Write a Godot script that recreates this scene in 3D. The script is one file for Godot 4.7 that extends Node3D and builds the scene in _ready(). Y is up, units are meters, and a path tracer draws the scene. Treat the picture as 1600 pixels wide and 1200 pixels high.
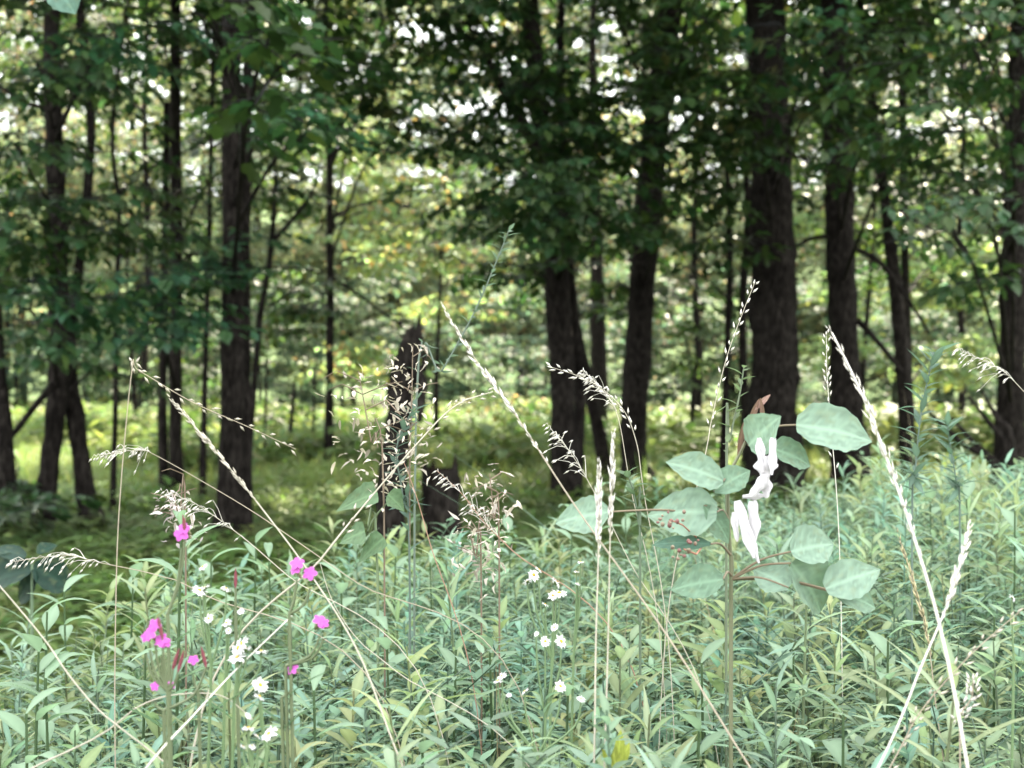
extends Node3D
# A shaded meadow edge in front of a belt of woodland trees, with a sunlit glade and woods behind.

const F := 2198.0          # focal length in pixels of the 1600 x 1200 photograph
const EYE := 1.3           # camera height
var R := RandomNumberGenerator.new()
var M := {}
var used := {}

# ---------------------------------------------------------------- mesh buffer
class Buf:
	var v := PackedVector3Array()
	var n := PackedVector3Array()
	var c := PackedColorArray()
	var uv := PackedVector2Array()
	var ix := PackedInt32Array()

	func add(p: Vector3, nn: Vector3, col: Color, t: Vector2) -> int:
		v.append(p); n.append(nn); c.append(col); uv.append(t)
		return v.size() - 1

	func face(a: int, b: int, d: int) -> void:   # clockwise seen from the side its normals point to
		var g := (v[b] - v[a]).cross(v[d] - v[a])
		if g.dot(n[a] + n[b] + n[d]) > 0.0:
			ix.append(a); ix.append(d); ix.append(b)
		else:
			ix.append(a); ix.append(b); ix.append(d)

	func tube(pts: Array, rad: Array, sides: int, col: Color, tip := false, lump := 0.0, noise: FastNoiseLite = null) -> void:
		var m := pts.size()
		var side := Vector3.RIGHT
		var first := v.size()
		var run := 0.0
		for i in m:
			var p: Vector3 = pts[i]
			var t: Vector3 = (pts[mini(i + 1, m - 1)] - pts[maxi(i - 1, 0)])
			t = t.normalized() if t.length() > 1e-7 else Vector3.UP
			side = (side - t * side.dot(t))
			if side.length() < 1e-3:
				side = t.cross(Vector3.FORWARD)
			side = side.normalized()
			var up := t.cross(side).normalized()
			if i > 0:
				run += (p - pts[i - 1]).length()
			for k in sides + 1:
				var a := TAU * k / sides
				var o := side * cos(a) + up * sin(a)
				var r: float = rad[i]
				if noise:
					var q := p + o * r
					r *= 1.0 + lump * noise.get_noise_3d(q.x * 9.0, q.y * 2.2, q.z * 9.0) + lump * 0.8 * noise.get_noise_3d(q.x * 34.0, q.y * 5.0, q.z * 34.0)
				var cc := col
				if noise:
					var q2 := p + o * r
					var patch := noise.get_noise_3d(q2.x * 3.1 + 40.0, q2.y * 1.1, q2.z * 3.1)
					cc = col * (1.0 + 0.7 * patch)
					cc = cc.lerp(Color(2.3 * col.r, 2.6 * col.g, 2.1 * col.b), smoothstep(0.28, 0.5, noise.get_noise_3d(q2.x * 5.0, q2.y * 2.6 + 90.0, q2.z * 5.0)) * 0.7)
				add(p + o * r, o, cc, Vector2(float(k) / sides, run))
		for i in m - 1:
			for k in sides:
				var a := first + i * (sides + 1) + k
				var b := a + sides + 1
				face(a, b, a + 1)
				face(a + 1, b, b + 1)
		if tip:
			var e := add(pts[m - 1], (pts[m - 1] - pts[m - 2]).normalized(), col, Vector2(0.5, run))
			for k in sides:
				face(first + (m - 1) * (sides + 1) + k, e, first + (m - 1) * (sides + 1) + k + 1)

	# a leaf blade: midrib from base along dir, bending down by droop, halves folded up by fold
	func leaf(base: Vector3, dir: Vector3, up: Vector3, length: float, width: float, prof: Array, droop: float, fold: float, col: Color, rib := 0.0, wave := 0.0) -> void:
		var d := dir.normalized()
		var u := (up - d * up.dot(d)).normalized()
		var s := d.cross(u).normalized()
		var m := prof.size()
		var p := base
		var first := v.size()
		var dark := Color(col.r * (1.0 + rib), col.g * (1.0 + rib), col.b * (1.0 + rib))
		for i in m:
			var a: float = -droop * float(i) / (m - 1)
			var dd := d * cos(a) + u * sin(a)
			var uu := u * cos(a) - d * sin(a)
			if i > 0:
				p += dd * (length / (m - 1))
			var w: float = width * 0.5 * prof[i]
			var lift := w * fold
			var wv := wave * w * (1.0 if i % 2 == 0 else -1.0)
			var nl := (uu - s * fold * -1.0 * -1.0).normalized()
			var nr := (uu + s * fold * -1.0 * -1.0).normalized()
			add(p - s * w + uu * (lift + wv), (uu + s * fold).normalized(), col, Vector2(0, float(i) / (m - 1)))
			add(p, uu, dark, Vector2(0.5, float(i) / (m - 1)))
			add(p + s * w + uu * (lift - wv), (uu - s * fold).normalized(), col, Vector2(1, float(i) / (m - 1)))
		for i in m - 1:
			var a := first + i * 3
			for h in 2:
				var p0: float = prof[i]
				var p1: float = prof[i + 1]
				var q := a + h
				if p0 > 0.001:
					face(q, q + 3, q + 1)
				if p1 > 0.001:
					face(q + 1, q + 3, q + 4)

	# a small grain: long four sided double cone
	func grain(base: Vector3, dir: Vector3, length: float, w: float, col: Color) -> void:
		var d := dir.normalized()
		var s := d.cross(Vector3(0.3, 0.2, 1)).normalized()
		var u := d.cross(s)
		var mid := base + d * length * 0.42
		var a := add(base, -d, col, Vector2.ZERO)
		var b := add(base + d * length, d, col, Vector2.ONE)
		var ring := []
		for k in 4:
			var o := s * cos(TAU * k / 4.0) + u * sin(TAU * k / 4.0)
			ring.append(add(mid + o * w, o, col, Vector2(k / 4.0, 0.5)))
		for k in 4:
			face(a, ring[k], ring[(k + 1) % 4])
			face(b, ring[k], ring[(k + 1) % 4])

	func ball(at: Vector3, r: Vector3, col: Color, rows := 5, cols := 8) -> void:
		var first := v.size()
		for i in rows + 1:
			for k in cols + 1:
				var la := PI * i / rows
				var lo := TAU * k / cols
				var o := Vector3(sin(la) * cos(lo), cos(la), sin(la) * sin(lo))
				add(at + o * r, (o / r).normalized(), col, Vector2(float(k) / cols, float(i) / rows))
		for i in rows:
			for k in cols:
				var a := first + i * (cols + 1) + k
				if i > 0:
					face(a, a + cols + 1, a + 1)
				if i < rows - 1:
					face(a + 1, a + cols + 1, a + cols + 2)

	func mesh() -> ArrayMesh:
		var arr := []
		arr.resize(Mesh.ARRAY_MAX)
		arr[Mesh.ARRAY_VERTEX] = v
		arr[Mesh.ARRAY_NORMAL] = n
		arr[Mesh.ARRAY_COLOR] = c
		arr[Mesh.ARRAY_TEX_UV] = uv
		arr[Mesh.ARRAY_INDEX] = ix
		var m := ArrayMesh.new()
		m.add_surface_from_arrays(Mesh.PRIMITIVE_TRIANGLES, arr)
		return m

# ---------------------------------------------------------------- node helpers
func at(x: float, y: float, d: float) -> Vector3:      # a point of the photograph at a depth, as a place in the world
	return Vector3((x - 800.0) / F * d, EYE - (y - 600.0) / F * d, -d)

func rnd(a: float, b: float) -> float:
	return R.randf_range(a, b)

func numbered(called: String) -> String:
	var k: int = used.get(called, -1) + 1
	used[called] = k
	return called if k == 0 else "%s_%03d" % [called, k]

func tag(o: Node, label: String, category := "", group := "", kind := "") -> Node:
	if label: o.set_meta("label", label)
	if category: o.set_meta("category", category)
	if group: o.set_meta("group", group)
	if kind: o.set_meta("kind", kind)
	return o

func thing(called: String, label: String, category: String, where: Vector3, group := "") -> Node3D:
	var o := Node3D.new()
	o.name = numbered(called)
	add_child(o, true)
	o.position = where
	tag(o, label, category, group)
	return o

func part(called: String, b: Buf, mat: Material, parent: Node3D) -> MeshInstance3D:
	var o := MeshInstance3D.new()
	o.name = called if parent != self else numbered(called)
	o.mesh = b.mesh()
	o.material_override = mat
	parent.add_child(o, true)
	return o

func shared(called: String, m: Mesh, mat: Material, parent: Node3D, t: Transform3D) -> MeshInstance3D:
	var o := MeshInstance3D.new()
	o.name = called if parent != self else numbered(called)
	o.mesh = m
	o.material_override = mat
	o.transform = t
	parent.add_child(o, true)
	return o

func many(called: String, m: Mesh, mat: Material, parent: Node3D, places: Array, tints: Array) -> MultiMeshInstance3D:
	var mm := MultiMesh.new()
	mm.transform_format = MultiMesh.TRANSFORM_3D
	mm.use_colors = true
	mm.mesh = m
	mm.instance_count = places.size()
	for i in places.size():
		mm.set_instance_transform(i, places[i])
		mm.set_instance_color(i, tints[i])
	var o := MultiMeshInstance3D.new()
	o.name = called if parent != self else numbered(called)
	o.multimesh = mm
	o.material_override = mat
	parent.add_child(o, true)
	o.set_meta("kind", "stuff")
	return o

func curve(pts: Array, steps: int) -> Array:          # Catmull-Rom through points
	var out := []
	var n := pts.size()
	for i in n - 1:
		var a: Vector3 = pts[maxi(i - 1, 0)]
		var b: Vector3 = pts[i]
		var c: Vector3 = pts[i + 1]
		var d: Vector3 = pts[mini(i + 2, n - 1)]
		for k in steps:
			out.append(b.cubic_interpolate(c, a, d, float(k) / steps))
	out.append(pts[n - 1])
	return out

func ramp(vals: Array, steps: int) -> Array:
	var out := []
	for i in vals.size() - 1:
		for k in steps:
			out.append(lerpf(vals[i], vals[i + 1], float(k) / steps))
	out.append(vals[vals.size() - 1])
	return out

# ---------------------------------------------------------------- materials
func leaf_mat(rough: float, back: Color, spec := 0.5) -> StandardMaterial3D:
	var m := StandardMaterial3D.new()
	m.vertex_color_use_as_albedo = true
	m.roughness = rough
	m.metallic_specular = spec
	m.cull_mode = BaseMaterial3D.CULL_DISABLED
	m.backlight_enabled = true
	m.backlight = back
	return m

func noise_tex(freq: float, seed_: int, a: Color, b: Color, c: Color) -> NoiseTexture2D:
	var t := NoiseTexture2D.new()
	var nz := FastNoiseLite.new()
	nz.seed = seed_
	nz.frequency = freq
	nz.fractal_octaves = 5
	t.noise = nz
	t.width = 512; t.height = 512
	t.seamless = true
	var g := Gradient.new()
	g.offsets = PackedFloat32Array([0.2, 0.5, 0.85])
	g.colors = PackedColorArray([a, b, c])
	t.color_ramp = g
	return t

func lin(r: float, g: float, b: float) -> Color:
	return Color(r, g, b).linear_to_srgb()

func materials() -> void:
	M.forest_leaf = leaf_mat(0.5, lin(1.0, 0.96, 0.72), 0.42)
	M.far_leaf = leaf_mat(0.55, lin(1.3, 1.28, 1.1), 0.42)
	M.weed = leaf_mat(0.6, lin(0.95, 1.05, 0.85), 0.3)
	M.floor_plant = leaf_mat(0.55, lin(1.0, 1.0, 0.8), 0.35)
	M.broad = leaf_mat(0.65, lin(0.5, 0.6, 0.4), 0.3)
	M.straw = leaf_mat(0.6, lin(0.6, 0.6, 0.5), 0.4)
	M.petal = leaf_mat(0.6, lin(0.7, 0.7, 0.7), 0.3)
	M.dead_white = leaf_mat(0.7, lin(0.4, 0.4, 0.4), 0.3)
	var bark := StandardMaterial3D.new()
	bark.albedo_texture = noise_tex(0.02, 5, lin(0.005, 0.0042, 0.0038), lin(0.0125, 0.0105, 0.0095), lin(0.034, 0.029, 0.026))
	bark.vertex_color_use_as_albedo = true
	bark.roughness = 0.95
	bark.metallic_specular = 0.15
	bark.uv1_triplanar = true
	bark.uv1_world_triplanar = true
	bark.uv1_scale = Vector3(2.6, 0.7, 2.6)
	bark.heightmap_enabled = true
	bark.heightmap_texture = noise_tex(0.03, 9, Color.BLACK, Color(0.5, 0.5, 0.5), Color.WHITE)
	bark.heightmap_scale = 2.0
	M.bark = bark
	var soil := StandardMaterial3D.new()
	soil.albedo_texture = noise_tex(0.03, 11, lin(0.018, 0.016, 0.010), lin(0.035, 0.042, 0.018), lin(0.06, 0.07, 0.03))
	soil.roughness = 1.0
	soil.metallic_specular = 0.1
	soil.uv1_triplanar = true
	soil.uv1_world_triplanar = true
	soil.uv1_scale = Vector3(0.35, 0.35, 0.35)
	M.soil = soil
	var hill := StandardMaterial3D.new()
	hill.albedo_texture = noise_tex(0.05, 13, lin(0.03, 0.045, 0.022), lin(0.06, 0.085, 0.04), lin(0.11, 0.14, 0.07))
	hill.roughness = 1.0
	hill.metallic_specular = 0.1
	hill.uv1_triplanar = true
	hill.uv1_world_triplanar = true
	hill.uv1_scale = Vector3(0.06, 0.06, 0.06)
	M.hill = hill
	var green := StandardMaterial3D.new()
	green.vertex_color_use_as_albedo = true
	green.roughness = 0.6
	M.stem = green

# ---------------------------------------------------------------- tree leaves
const OVAL := [0.12, 0.85, 0.95, 0.5, 0.0]
const MAPLE := [0.25, 0.9, 0.6, 1.0, 0.45, 0.0]
const LANCE := [0.15, 0.8, 1.0, 0.75, 0.4, 0.0]
const BLADE := [0.7, 0.95, 1.0, 0.8, 0.5, 0.0]
var sprays := []          # leafy twig meshes
var lumpy := FastNoiseLite.new()

func spray(seed_: int, prof: Array, size: float, count: int) -> ArrayMesh:
	R.seed = seed_
	var b := Buf.new()
	var wood := Color(0.03, 0.025, 0.02)
	var main := [Vector3.ZERO, Vector3(0.2, 0.03, rnd(-0.03, 0.03)), Vector3(0.45, 0.03, rnd(-0.05, 0.05)), Vector3(0.72, -0.03, rnd(-0.08, 0.08))]
	b.tube(main, [0.006, 0.005, 0.004, 0.002], 3, wood)
	var axes := [main]
	for k in 5:
		var t := 0.08 + k * 0.11
		var s := 1.0 if k % 2 else -1.0
		var o := Vector3(t, 0.03, 0)
		var l := rnd(0.2, 0.38) * (1.0 - 0.4 * absf(t - 0.3))
		var e := o + Vector3(l * 0.75, rnd(-0.07, 0.05), s * l * rnd(0.6, 1.0))
		var tw := [o, o.lerp(e, 0.5) + Vector3(0, 0.02, 0), e]
		b.tube(tw, [0.004, 0.003, 0.0015], 3, wood)
		axes.append(tw)
	for i in count:
		var ax: Array = axes[i % axes.size()]
		var t := rnd(0.3, 1.0) * (ax.size() - 1)
		var k := mini(int(t), ax.size() - 2)
		var p: Vector3 = ax[k].lerp(ax[k + 1], t - k)
		var along: Vector3 = (ax[k + 1] - ax[k]).normalized()
		var s := 1.0 if R.randf() < 0.5 else -1.0
		var dir := (along * rnd(0.2, 1.0) + Vector3(-along.z, 0, along.x) * s * rnd(0.5, 1.0) + Vector3(0, rnd(-0.55, 0.1), 0)).normalized()
		var up := Vector3(rnd(-0.4, 0.4), 1, rnd(-0.4, 0.4))
		var l := size * rnd(0.7, 1.2)
		var tone := rnd(0.7, 1.3)
		var warm := rnd(0.0, 1.0)
		var col := Color(0.075 * tone * (0.8 + 0.5 * warm), 0.135 * tone, 0.038 * tone * (1.25 - 0.5 * warm))
		if R.randf() < 0.04:
			col = Color(0.2, 0.17, 0.05)
		b.leaf(p + dir * 0.02, dir, up, l, l * rnd(0.55, 0.75), prof, rnd(0.1, 0.7), rnd(0.0, 0.35), col)
	return b.mesh()

func spray_place(p: Vector3, yaw: float, pitch: float, s: float) -> Transform3D:
	var bs := Basis(Vector3.UP, yaw) * Basis(Vector3(0, 0, 1), pitch) * Basis(Vector3(1, 0, 0), rnd(-0.3, 0.3))
	return Transform3D(bs.scaled(Vector3(s, s, s * (1.0 if R.randf() < 0.5 else -1.0))), p)

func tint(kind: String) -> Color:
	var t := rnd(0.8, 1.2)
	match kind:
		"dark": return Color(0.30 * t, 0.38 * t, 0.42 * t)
		"teal": return Color(0.38 * t, 0.56 * t, 0.85 * t)  # blue sky light put into the colour of the nearer leaves
		"lime": return Color(2.7 * t, 2.2 * t, 3.0 * t)  # leaf colour lifted towards cream so these boughs look sunlit
		"pale": return Color(2.5 * t, 1.8 * t, 3.6 * t)  # far leaves whitened: haze and sun glare put into their colour
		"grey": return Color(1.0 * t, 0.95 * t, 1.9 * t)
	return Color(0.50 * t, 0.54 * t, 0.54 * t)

# ---------------------------------------------------------------- trees
var trees := {}      # key -> {node, line (world points), places, tints, variant}

func line_at(line: Array, y: float) -> Vector3:
	for i in line.size() - 1:
		if line[i + 1].y >= y:
			return line[i].lerp(line[i + 1], clampf((y - line[i].y) / maxf(line[i + 1].y - line[i].y, 0.001), 0, 1))
	return line[line.size() - 1]

# stems: each a list of [x, y, width] from the ground up, in pixels of the photograph; the first one reaches the crown
func tree(key: String, called: String, label: String, d: float, stems: Array, top: float, crown_r: float, crown_n: int, crown_low: float, tone: String, group := "", tone_bark := 1.0) -> void:
	var s0: Array = stems[0][0]
	var root := at(s0[0], 600, d)
	root.y = 0.0
	var node := thing(called, label, "tree", root, group)
	var main := []
	for si in stems.size():
		var pts := []
		var rad := []
		var st: Array = stems[si]
		var w0: float = st[0][2]
		var b0 := at(st[0][0], 600, d)
		b0.y = -0.15
		pts.append(b0 - root)
		rad.append(w0 * 0.72 / F * d)
		pts.append(Vector3(b0.x, 0.12, b0.z) - root)
		rad.append(w0 * 0.58 / F * d)
		for k in st.size():
			var p := at(st[k][0], st[k][1], d + rnd(-0.05, 0.05) + si * 0.12)
			if p.y < 0.4:
				continue
			pts.append(p - root)
			rad.append(st[k][2] * 0.455 / F * d)
		var last: Vector3 = pts[pts.size() - 1]
		var aim: Vector3 = (last - pts[pts.size() - 2]).normalized()
		var reach := top if si == 0 else minf(top * 0.8, last.y + 5.0)
		if st[st.size() - 1][1] <= 70 and reach > last.y + 0.5:
			var lastr: float = rad[rad.size() - 1]
			for q in 3:
				var f := (q + 1) / 3.0
				var h := (reach - last.y) * f
				pts.append(last + Vector3(aim.x * h * 0.7 + rnd(-0.15, 0.15), h, aim.z * h + rnd(-0.2, 0.2)))
				rad.append(lastr * (1.0 - 0.82 * f))
		var b := Buf.new()
		var cp := curve(pts, 7)
		var sides := clampi(int(w0 * 0.35) + 6, 6, 22)
		b.tube(cp, ramp(rad, 7), sides, Color(tone_bark, tone_bark, tone_bark), true, 0.22, lumpy)
		part("trunk", b, M.bark, node)
		if si == 0:
			for p in cp:
				main.append(p + root)
	var rec := {"node": node, "root": root, "line": main, "places": [], "tints": [], "tone": tone, "d": d}
	trees[key] = rec
	# the crown above the picture, which shades the ground below it
	var tp: Vector3 = main[main.size() - 1]
	if crown_n > 0:
		var limbs := 7
		for q in limbs:
			var y := lerpf(crown_low, top * 0.92, q / float(limbs))
			var o := line_at(main, y)
			var a := q * 2.4 + rnd(-0.4, 0.4)
			var l := crown_r * (1.0 - 0.5 * q / limbs)
			var e := o + Vector3(cos(a) * l, l * 0.35, sin(a) * l)
			var bb := Buf.new()
			bb.tube(curve([o - root, o.lerp(e, 0.5) + Vector3(0, 0.25, 0) - root, e - root], 4), ramp([0.05, 0.03, 0.01], 4), 6, Color.WHITE, false, 0.2, lumpy)
			part("branch", bb, M.bark, node)
		for i in int(crown_n * 0.7):
			var u := R.randf()
			var y := lerpf(crown_low, top + 0.8, u)
			var o := line_at(main, y)
			var rr := crown_r * sqrt(R.randf()) * sqrt(clampf(1.15 - u * 0.9, 0.1, 1.0))
			var a := rnd(0, TAU)
			var p := Vector3(o.x + cos(a) * rr, y, o.z + sin(a) * rr)
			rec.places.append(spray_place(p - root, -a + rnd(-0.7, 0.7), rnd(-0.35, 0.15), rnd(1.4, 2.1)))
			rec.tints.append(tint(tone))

# a leafy bough of a tree: an uneven flat cloud of sprays about a place in the picture, on a limb from the trunk
func bough(key: String, x: float, y: float, rx: float, ry: float, d: float, dens: float, tone := "", size := 1.0) -> void:
	var rec: Dictionary = trees[key]
	var root: Vector3 = rec.root
	var c := at(x, y, d)
	var s := 0.7 * size * F / d
	var n := maxi(3, int(dens * PI * rx * ry / (0.07 * s * s)))
	var ex := rx / F * d
	var ey := ry / F * d
	var ez := maxf(ex * 0.9, 0.7)
	var o := line_at(rec.line, maxf(c.y - 0.13 * Vector2(c.x - root.x, c.z - root.z).length() - 0.05, 0.8))
	var b := Buf.new()
	var mid := o.lerp(c, 0.55) + Vector3(rnd(-0.1, 0.1), 0.05 + 0.05 * (o - c).length(), rnd(-0.1, 0.1))
	var thick := clampf((o - c).length() * 0.007 + 0.004, 0.006, 0.022)
	b.tube(curve([o - root, mid - root, c + Vector3(0, -ey * 0.2, 0) - root], 5), ramp([thick, thick * 0.6, thick * 0.25], 5), 5, Color.WHITE, false, 0.2, lumpy)
	for q in 4:
		var e := c + Vector3(rnd(-1, 1) * ex * 0.8, rnd(-1, 1) * ey * 0.8, rnd(-1, 1) * ez * 0.6)
		var f := mid.lerp(c, rnd(0.0, 0.8))
		b.tube(curve([f - root, f.lerp(e, 0.5) + Vector3(0, 0.05, 0) - root, e - root], 3), ramp([thick * 0.45, thick * 0.3, 0.003], 3), 4, Color.WHITE)
	part("branch", b, M.bark, rec.node)
	var tiers := maxi(2, int(ey * 2.0 / 0.28))
	for i in n:
		var g := Vector3(R.randfn(0, 0.55), 0, R.randfn(0, 0.55))
		g = g.limit_length(1.2)
		var tier := R.randi_range(0, tiers - 1)
		var yy := (float(tier) + 0.5) / tiers * 2.0 - 1.0
		var p := c + Vector3(g.x * ex, yy * ey * (1.0 - 0.35 * g.length()) + rnd(-0.05, 0.05), g.z * ez)
		var a := atan2(p.z - root.z, p.x - root.x)
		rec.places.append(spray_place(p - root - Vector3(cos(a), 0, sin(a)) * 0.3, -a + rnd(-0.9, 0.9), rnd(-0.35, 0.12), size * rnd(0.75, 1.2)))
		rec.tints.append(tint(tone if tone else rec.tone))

func finish_trees() -> void:
	var k := 0
	for key in trees:
		var rec: Dictionary = trees[key]
		if rec.places.size():
			many("foliage", sprays[k % sprays.size()], M.forest_leaf, rec.node, rec.places, rec.tints)
		k += 1

# a dead limb or twig of a tree, drawn through points of the picture
func limb(key: String, pts: Array, d: float, w0: float, w1: float, shade := 1.0) -> void:
	var rec: Dictionary = trees[key]
	var b := Buf.new()
	var q := []
	for p in pts:
		q.append(at(p[0], p[1], d + (p[2] if p.size() > 2 else 0.0)) - rec.root)
	var cp := curve(q, 5)
	var rad := []
	for i in cp.size():
		rad.append(lerpf(w0, w1, float(i) / (cp.size() - 1)) * 0.5 / F * d)
	b.tube(cp, rad, 6, Color(shade, shade, shade), true, 0.2, lumpy)
	part("branch", b, M.bark, rec.node)

const POSTS := [[-60, "the left picture edge"], [0, "the trunk cut by the left edge"], [90, "the forked tree"], [180, "the thin wavy sapling"], [265, "the twin trunks"], [320, "the thin straight sapling"], [372, "the stout double trunk"], [455, "the short dark young stem"], [514, "the slim straight tree"], [622, "the broken snag"], [690, "the stump"], [884, "the dark double trunk"], [940, "the short leaning stem"], [994, "the curved trunk"], [1130, "the thin dark sapling"], [1210, "the thickest trunk"], [1322, "the brownish trunk"], [1416, "the slanting trunk"], [1580, "the right edge trunk"], [1660, "the right picture edge"]]
var said := {}

func seen_between(where: Vector3, what: String) -> String:
	var u := where.x / -where.z * F + 800.0
	var text := what
	for i in POSTS.size() - 1:
		if u >= POSTS[i][0] and u < POSTS[i + 1][0]:
			var f: float = (u - POSTS[i][0]) / (POSTS[i + 1][0] - POSTS[i][0])
			text += (" seen just right of " + POSTS[i][1]) if f < 0.5 else (" seen just left of " + POSTS[i + 1][1])
	if u < -60.0: text += " beyond the left edge of the view"
	if u >= 1660.0: text += " beyond the right edge of the view"
	said[text] = said.get(text, 0) + 1
	return text if said[text] == 1 else text.replace(" seen just", " more" if said[text] == 2 else " most")

const MARKS := [[284, 832, "the topmost magenta flower"], [474, 888, "the magenta cluster on the slanting stalk"], [240, 990, "the largest magenta cluster"], [502, 971, "the lone magenta flower"], [378, 1010, "the dense white cluster"], [406, 1080, "the white flower pair"], [400, 1150, "the bottom white sprig"], [850, 918, "the central white cluster"], [860, 1002, "the two white and yellow heads"], [830, 1075, "the fading white heads"], [940, 900, "the straw pair"], [1140, 900, "the broad-leaved plant"], [1470, 980, "the crossing white stalks"], [1430, 920, "the faded reddish seed head"], [20, 900, "the dark bluish leaves"], [690, 800, "the stump"], [610, 800, "the broken snag"], [185, 900, "the folded yellowish stalk"], [962, 1165, "the yellow shoot"], [1582, 934, "the lone white head at the right edge"]]

func seen_beside(x: float, y: float, what: String) -> String:
	var best: Array = MARKS[0]
	for m in MARKS:
		if Vector2(x - m[0], y - m[1]).length() < Vector2(x - best[0], y - best[1]).length():
			best = m
	var dx: float = x - best[0]
	var dy: float = y - best[1]
	var side := ("right of " if dx > 0 else "left of ") if absf(dx) > absf(dy) else ("below " if dy > 0 else "above ")
	var text: String = what + " " + side + best[2]
	said[text] = said.get(text, 0) + 1
	return text if said[text] == 1 else text.replace(side, "farther " + side if said[text] == 2 else "farthest " + side)

# a tree of the far woods, not seen closely
func far_tree(called: String, label: String, group: String, where: Vector3, h: float, r: float, low: float, n: int, tone: String, size: float, variant: int, hollow := 0.5) -> void:
	var node := thing(called, label, "shrub" if called.contains("shrub") else "tree", where, group)
	var b := Buf.new()
	var lean := Vector3(rnd(-0.06, 0.06), 1, rnd(-0.06, 0.06))
	var rad := h * 0.0075 + 0.01
	b.tube(curve([Vector3(0, -0.2, 0), lean * h * 0.3, lean * h * 0.7 + Vector3(rnd(-0.2, 0.2), 0, 0), lean * h], 5), ramp([rad * 1.3, rad, rad * 0.6, 0.02], 5), 8, Color(1.5, 1.4, 1.4), true, 0.2, lumpy)
	part("trunk", b, M.bark, node)
	var br := Buf.new()
	var places := []
	var tints := []
	var nb := maxi(6, n / 22)
	for q in nb:
		var f := (q + rnd(0.1, 0.9)) / nb
		var y := lerpf(low, h * 0.97, f)
		var a := q * 2.4 + rnd(-0.5, 0.5)
		var l := r * rnd(0.6, 1.15) * sqrt(clampf(1.1 - f * 0.95, 0.06, 1.0)) * (0.65 + 0.35 * minf(1.0, f * 4.0))
		var o := lean * y
		var e := o + Vector3(cos(a) * l, l * rnd(0.0, 0.35), sin(a) * l)
		br.tube([o, o.lerp(e, 0.5) + Vector3(0, l * 0.08, 0), e], [rad * 0.35, rad * 0.22, 0.006], 4, Color(1.5, 1.4, 1.4))
		for i in n / nb:
			var t := sqrt(rnd(hollow * hollow, 1.1))
			var p := o.lerp(e, t) + Vector3(R.randfn(0, 0.28), R.randfn(0, 0.13), R.randfn(0, 0.28)) * (0.5 + r * 0.35)
			p.y = maxf(p.y, 0.15)
			places.append(spray_place(p, -a + rnd(-1.0, 1.0), rnd(-0.4, 0.2), size * rnd(0.75, 1.25)))
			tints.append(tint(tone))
	part("limbs", br, M.bark, node).set_meta("kind", "stuff")
	many("foliage", sprays[variant % sprays.size()], M.far_leaf, node, places, tints)

# ---------------------------------------------------------------- meadow plants
func forb(seed_: int, leaves: int, length: float, width: float, hue: Color, from: float) -> Buf:   # a leafy upright weed one metre tall
	R.seed = seed_
	var b := Buf.new()
	var bend := Vector3(rnd(-0.08, 0.08), 0, rnd(-0.08, 0.08))
	var line := curve([Vector3.ZERO, Vector3(0, 0.5, 0) + bend * 0.4, Vector3(0, 1, 0) + bend], 5)
	b.tube(line, ramp([0.003, 0.0026, 0.0012], 5), 4, hue * 0.8)
	for i in leaves:
		var t := from + (1.0 - from) * float(i) / (leaves - 1)
		var p: Vector3 = line[mini(int(t * 10.0), 9)].lerp(line[mini(int(t * 10.0) + 1, 10)], t * 10.0 - int(t * 10.0))
		var a := i * 2.4 + rnd(-0.5, 0.5)
		var rise := lerpf(0.3, 1.5, pow(t, 3)) + rnd(-0.3, 0.5)
		var l := length * rnd(0.55, 1.25) * (1.0 - 0.35 * pow(t, 6))
		var k := rnd(0.88, 1.14)
		var yel := rnd(-0.08, 0.06)
		b.leaf(p, Vector3(cos(a), rise, sin(a)), Vector3(0, 1, 0) + Vector3(rnd(-0.3, 0.3), 0, rnd(-0.3, 0.3)), l, width * rnd(0.8, 1.2), LANCE, rnd(0.4, 1.3), rnd(0.15, 0.4), Color(hue.r * k * (1.0 + yel), hue.g * k, hue.b * k * (1.0 - yel)), 0.2)
	return b

func tuft(seed_: int, blades: int, h: float, w: float, spread: float, hue: Color) -> Buf:        # a tuft of arching grass
	R.seed = seed_
	var b := Buf.new()
	for i in blades:
		var a := rnd(0, TAU)
		var l := h * rnd(0.6, 1.15)
		var k := rnd(0.75, 1.25)
		var out := rnd(0.1, 1.0) * spread
		b.leaf(Vector3(rnd(-0.03, 0.03), 0, rnd(-0.03, 0.03)), Vector3(cos(a) * out, 1, sin(a) * out), Vector3(-cos(a), 0.3, -sin(a)) , l, w * rnd(0.7, 1.2), BLADE, -rnd(0.2, 1.6) * -1.0, 0.3, Color(hue.r * k, hue.g * k, hue.b * k))
	return b

func small_leaf(seed_: int, n: int, l: float, hue: Color) -> Buf:     # a bushy weed of many small leaves on side twigs, one metre tall
	R.seed = seed_
	var b := Buf.new()
	b.tube([Vector3.ZERO, Vector3(0.01, 0.6, 0), Vector3(0.03, 1, 0.02)], [0.003, 0.0025, 0.001], 4, hue * 0.7)
	for q in 9:
		var t := 0.5 + q * 0.055
		var a := q * 2.4
		var e := Vector3(cos(a) * 0.14, t + 0.1, sin(a) * 0.14)
		var o := Vector3(0.01, t, 0)
		b.tube([o, e], [0.0015, 0.0008], 3, hue * 0.7)
		for i in n / 9:
			var p := o.lerp(e, rnd(0.15, 1.05))
			var aa := rnd(0, TAU)
			var k := rnd(0.75, 1.25)
			b.leaf(p, Vector3(cos(aa), rnd(-0.1, 0.7), sin(aa)), Vector3.UP, l * rnd(0.7, 1.2), l * 0.3, LANCE, 0.3, 0.2, Color(hue.r * k, hue.g * k, hue.b * k))
	return b

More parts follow.
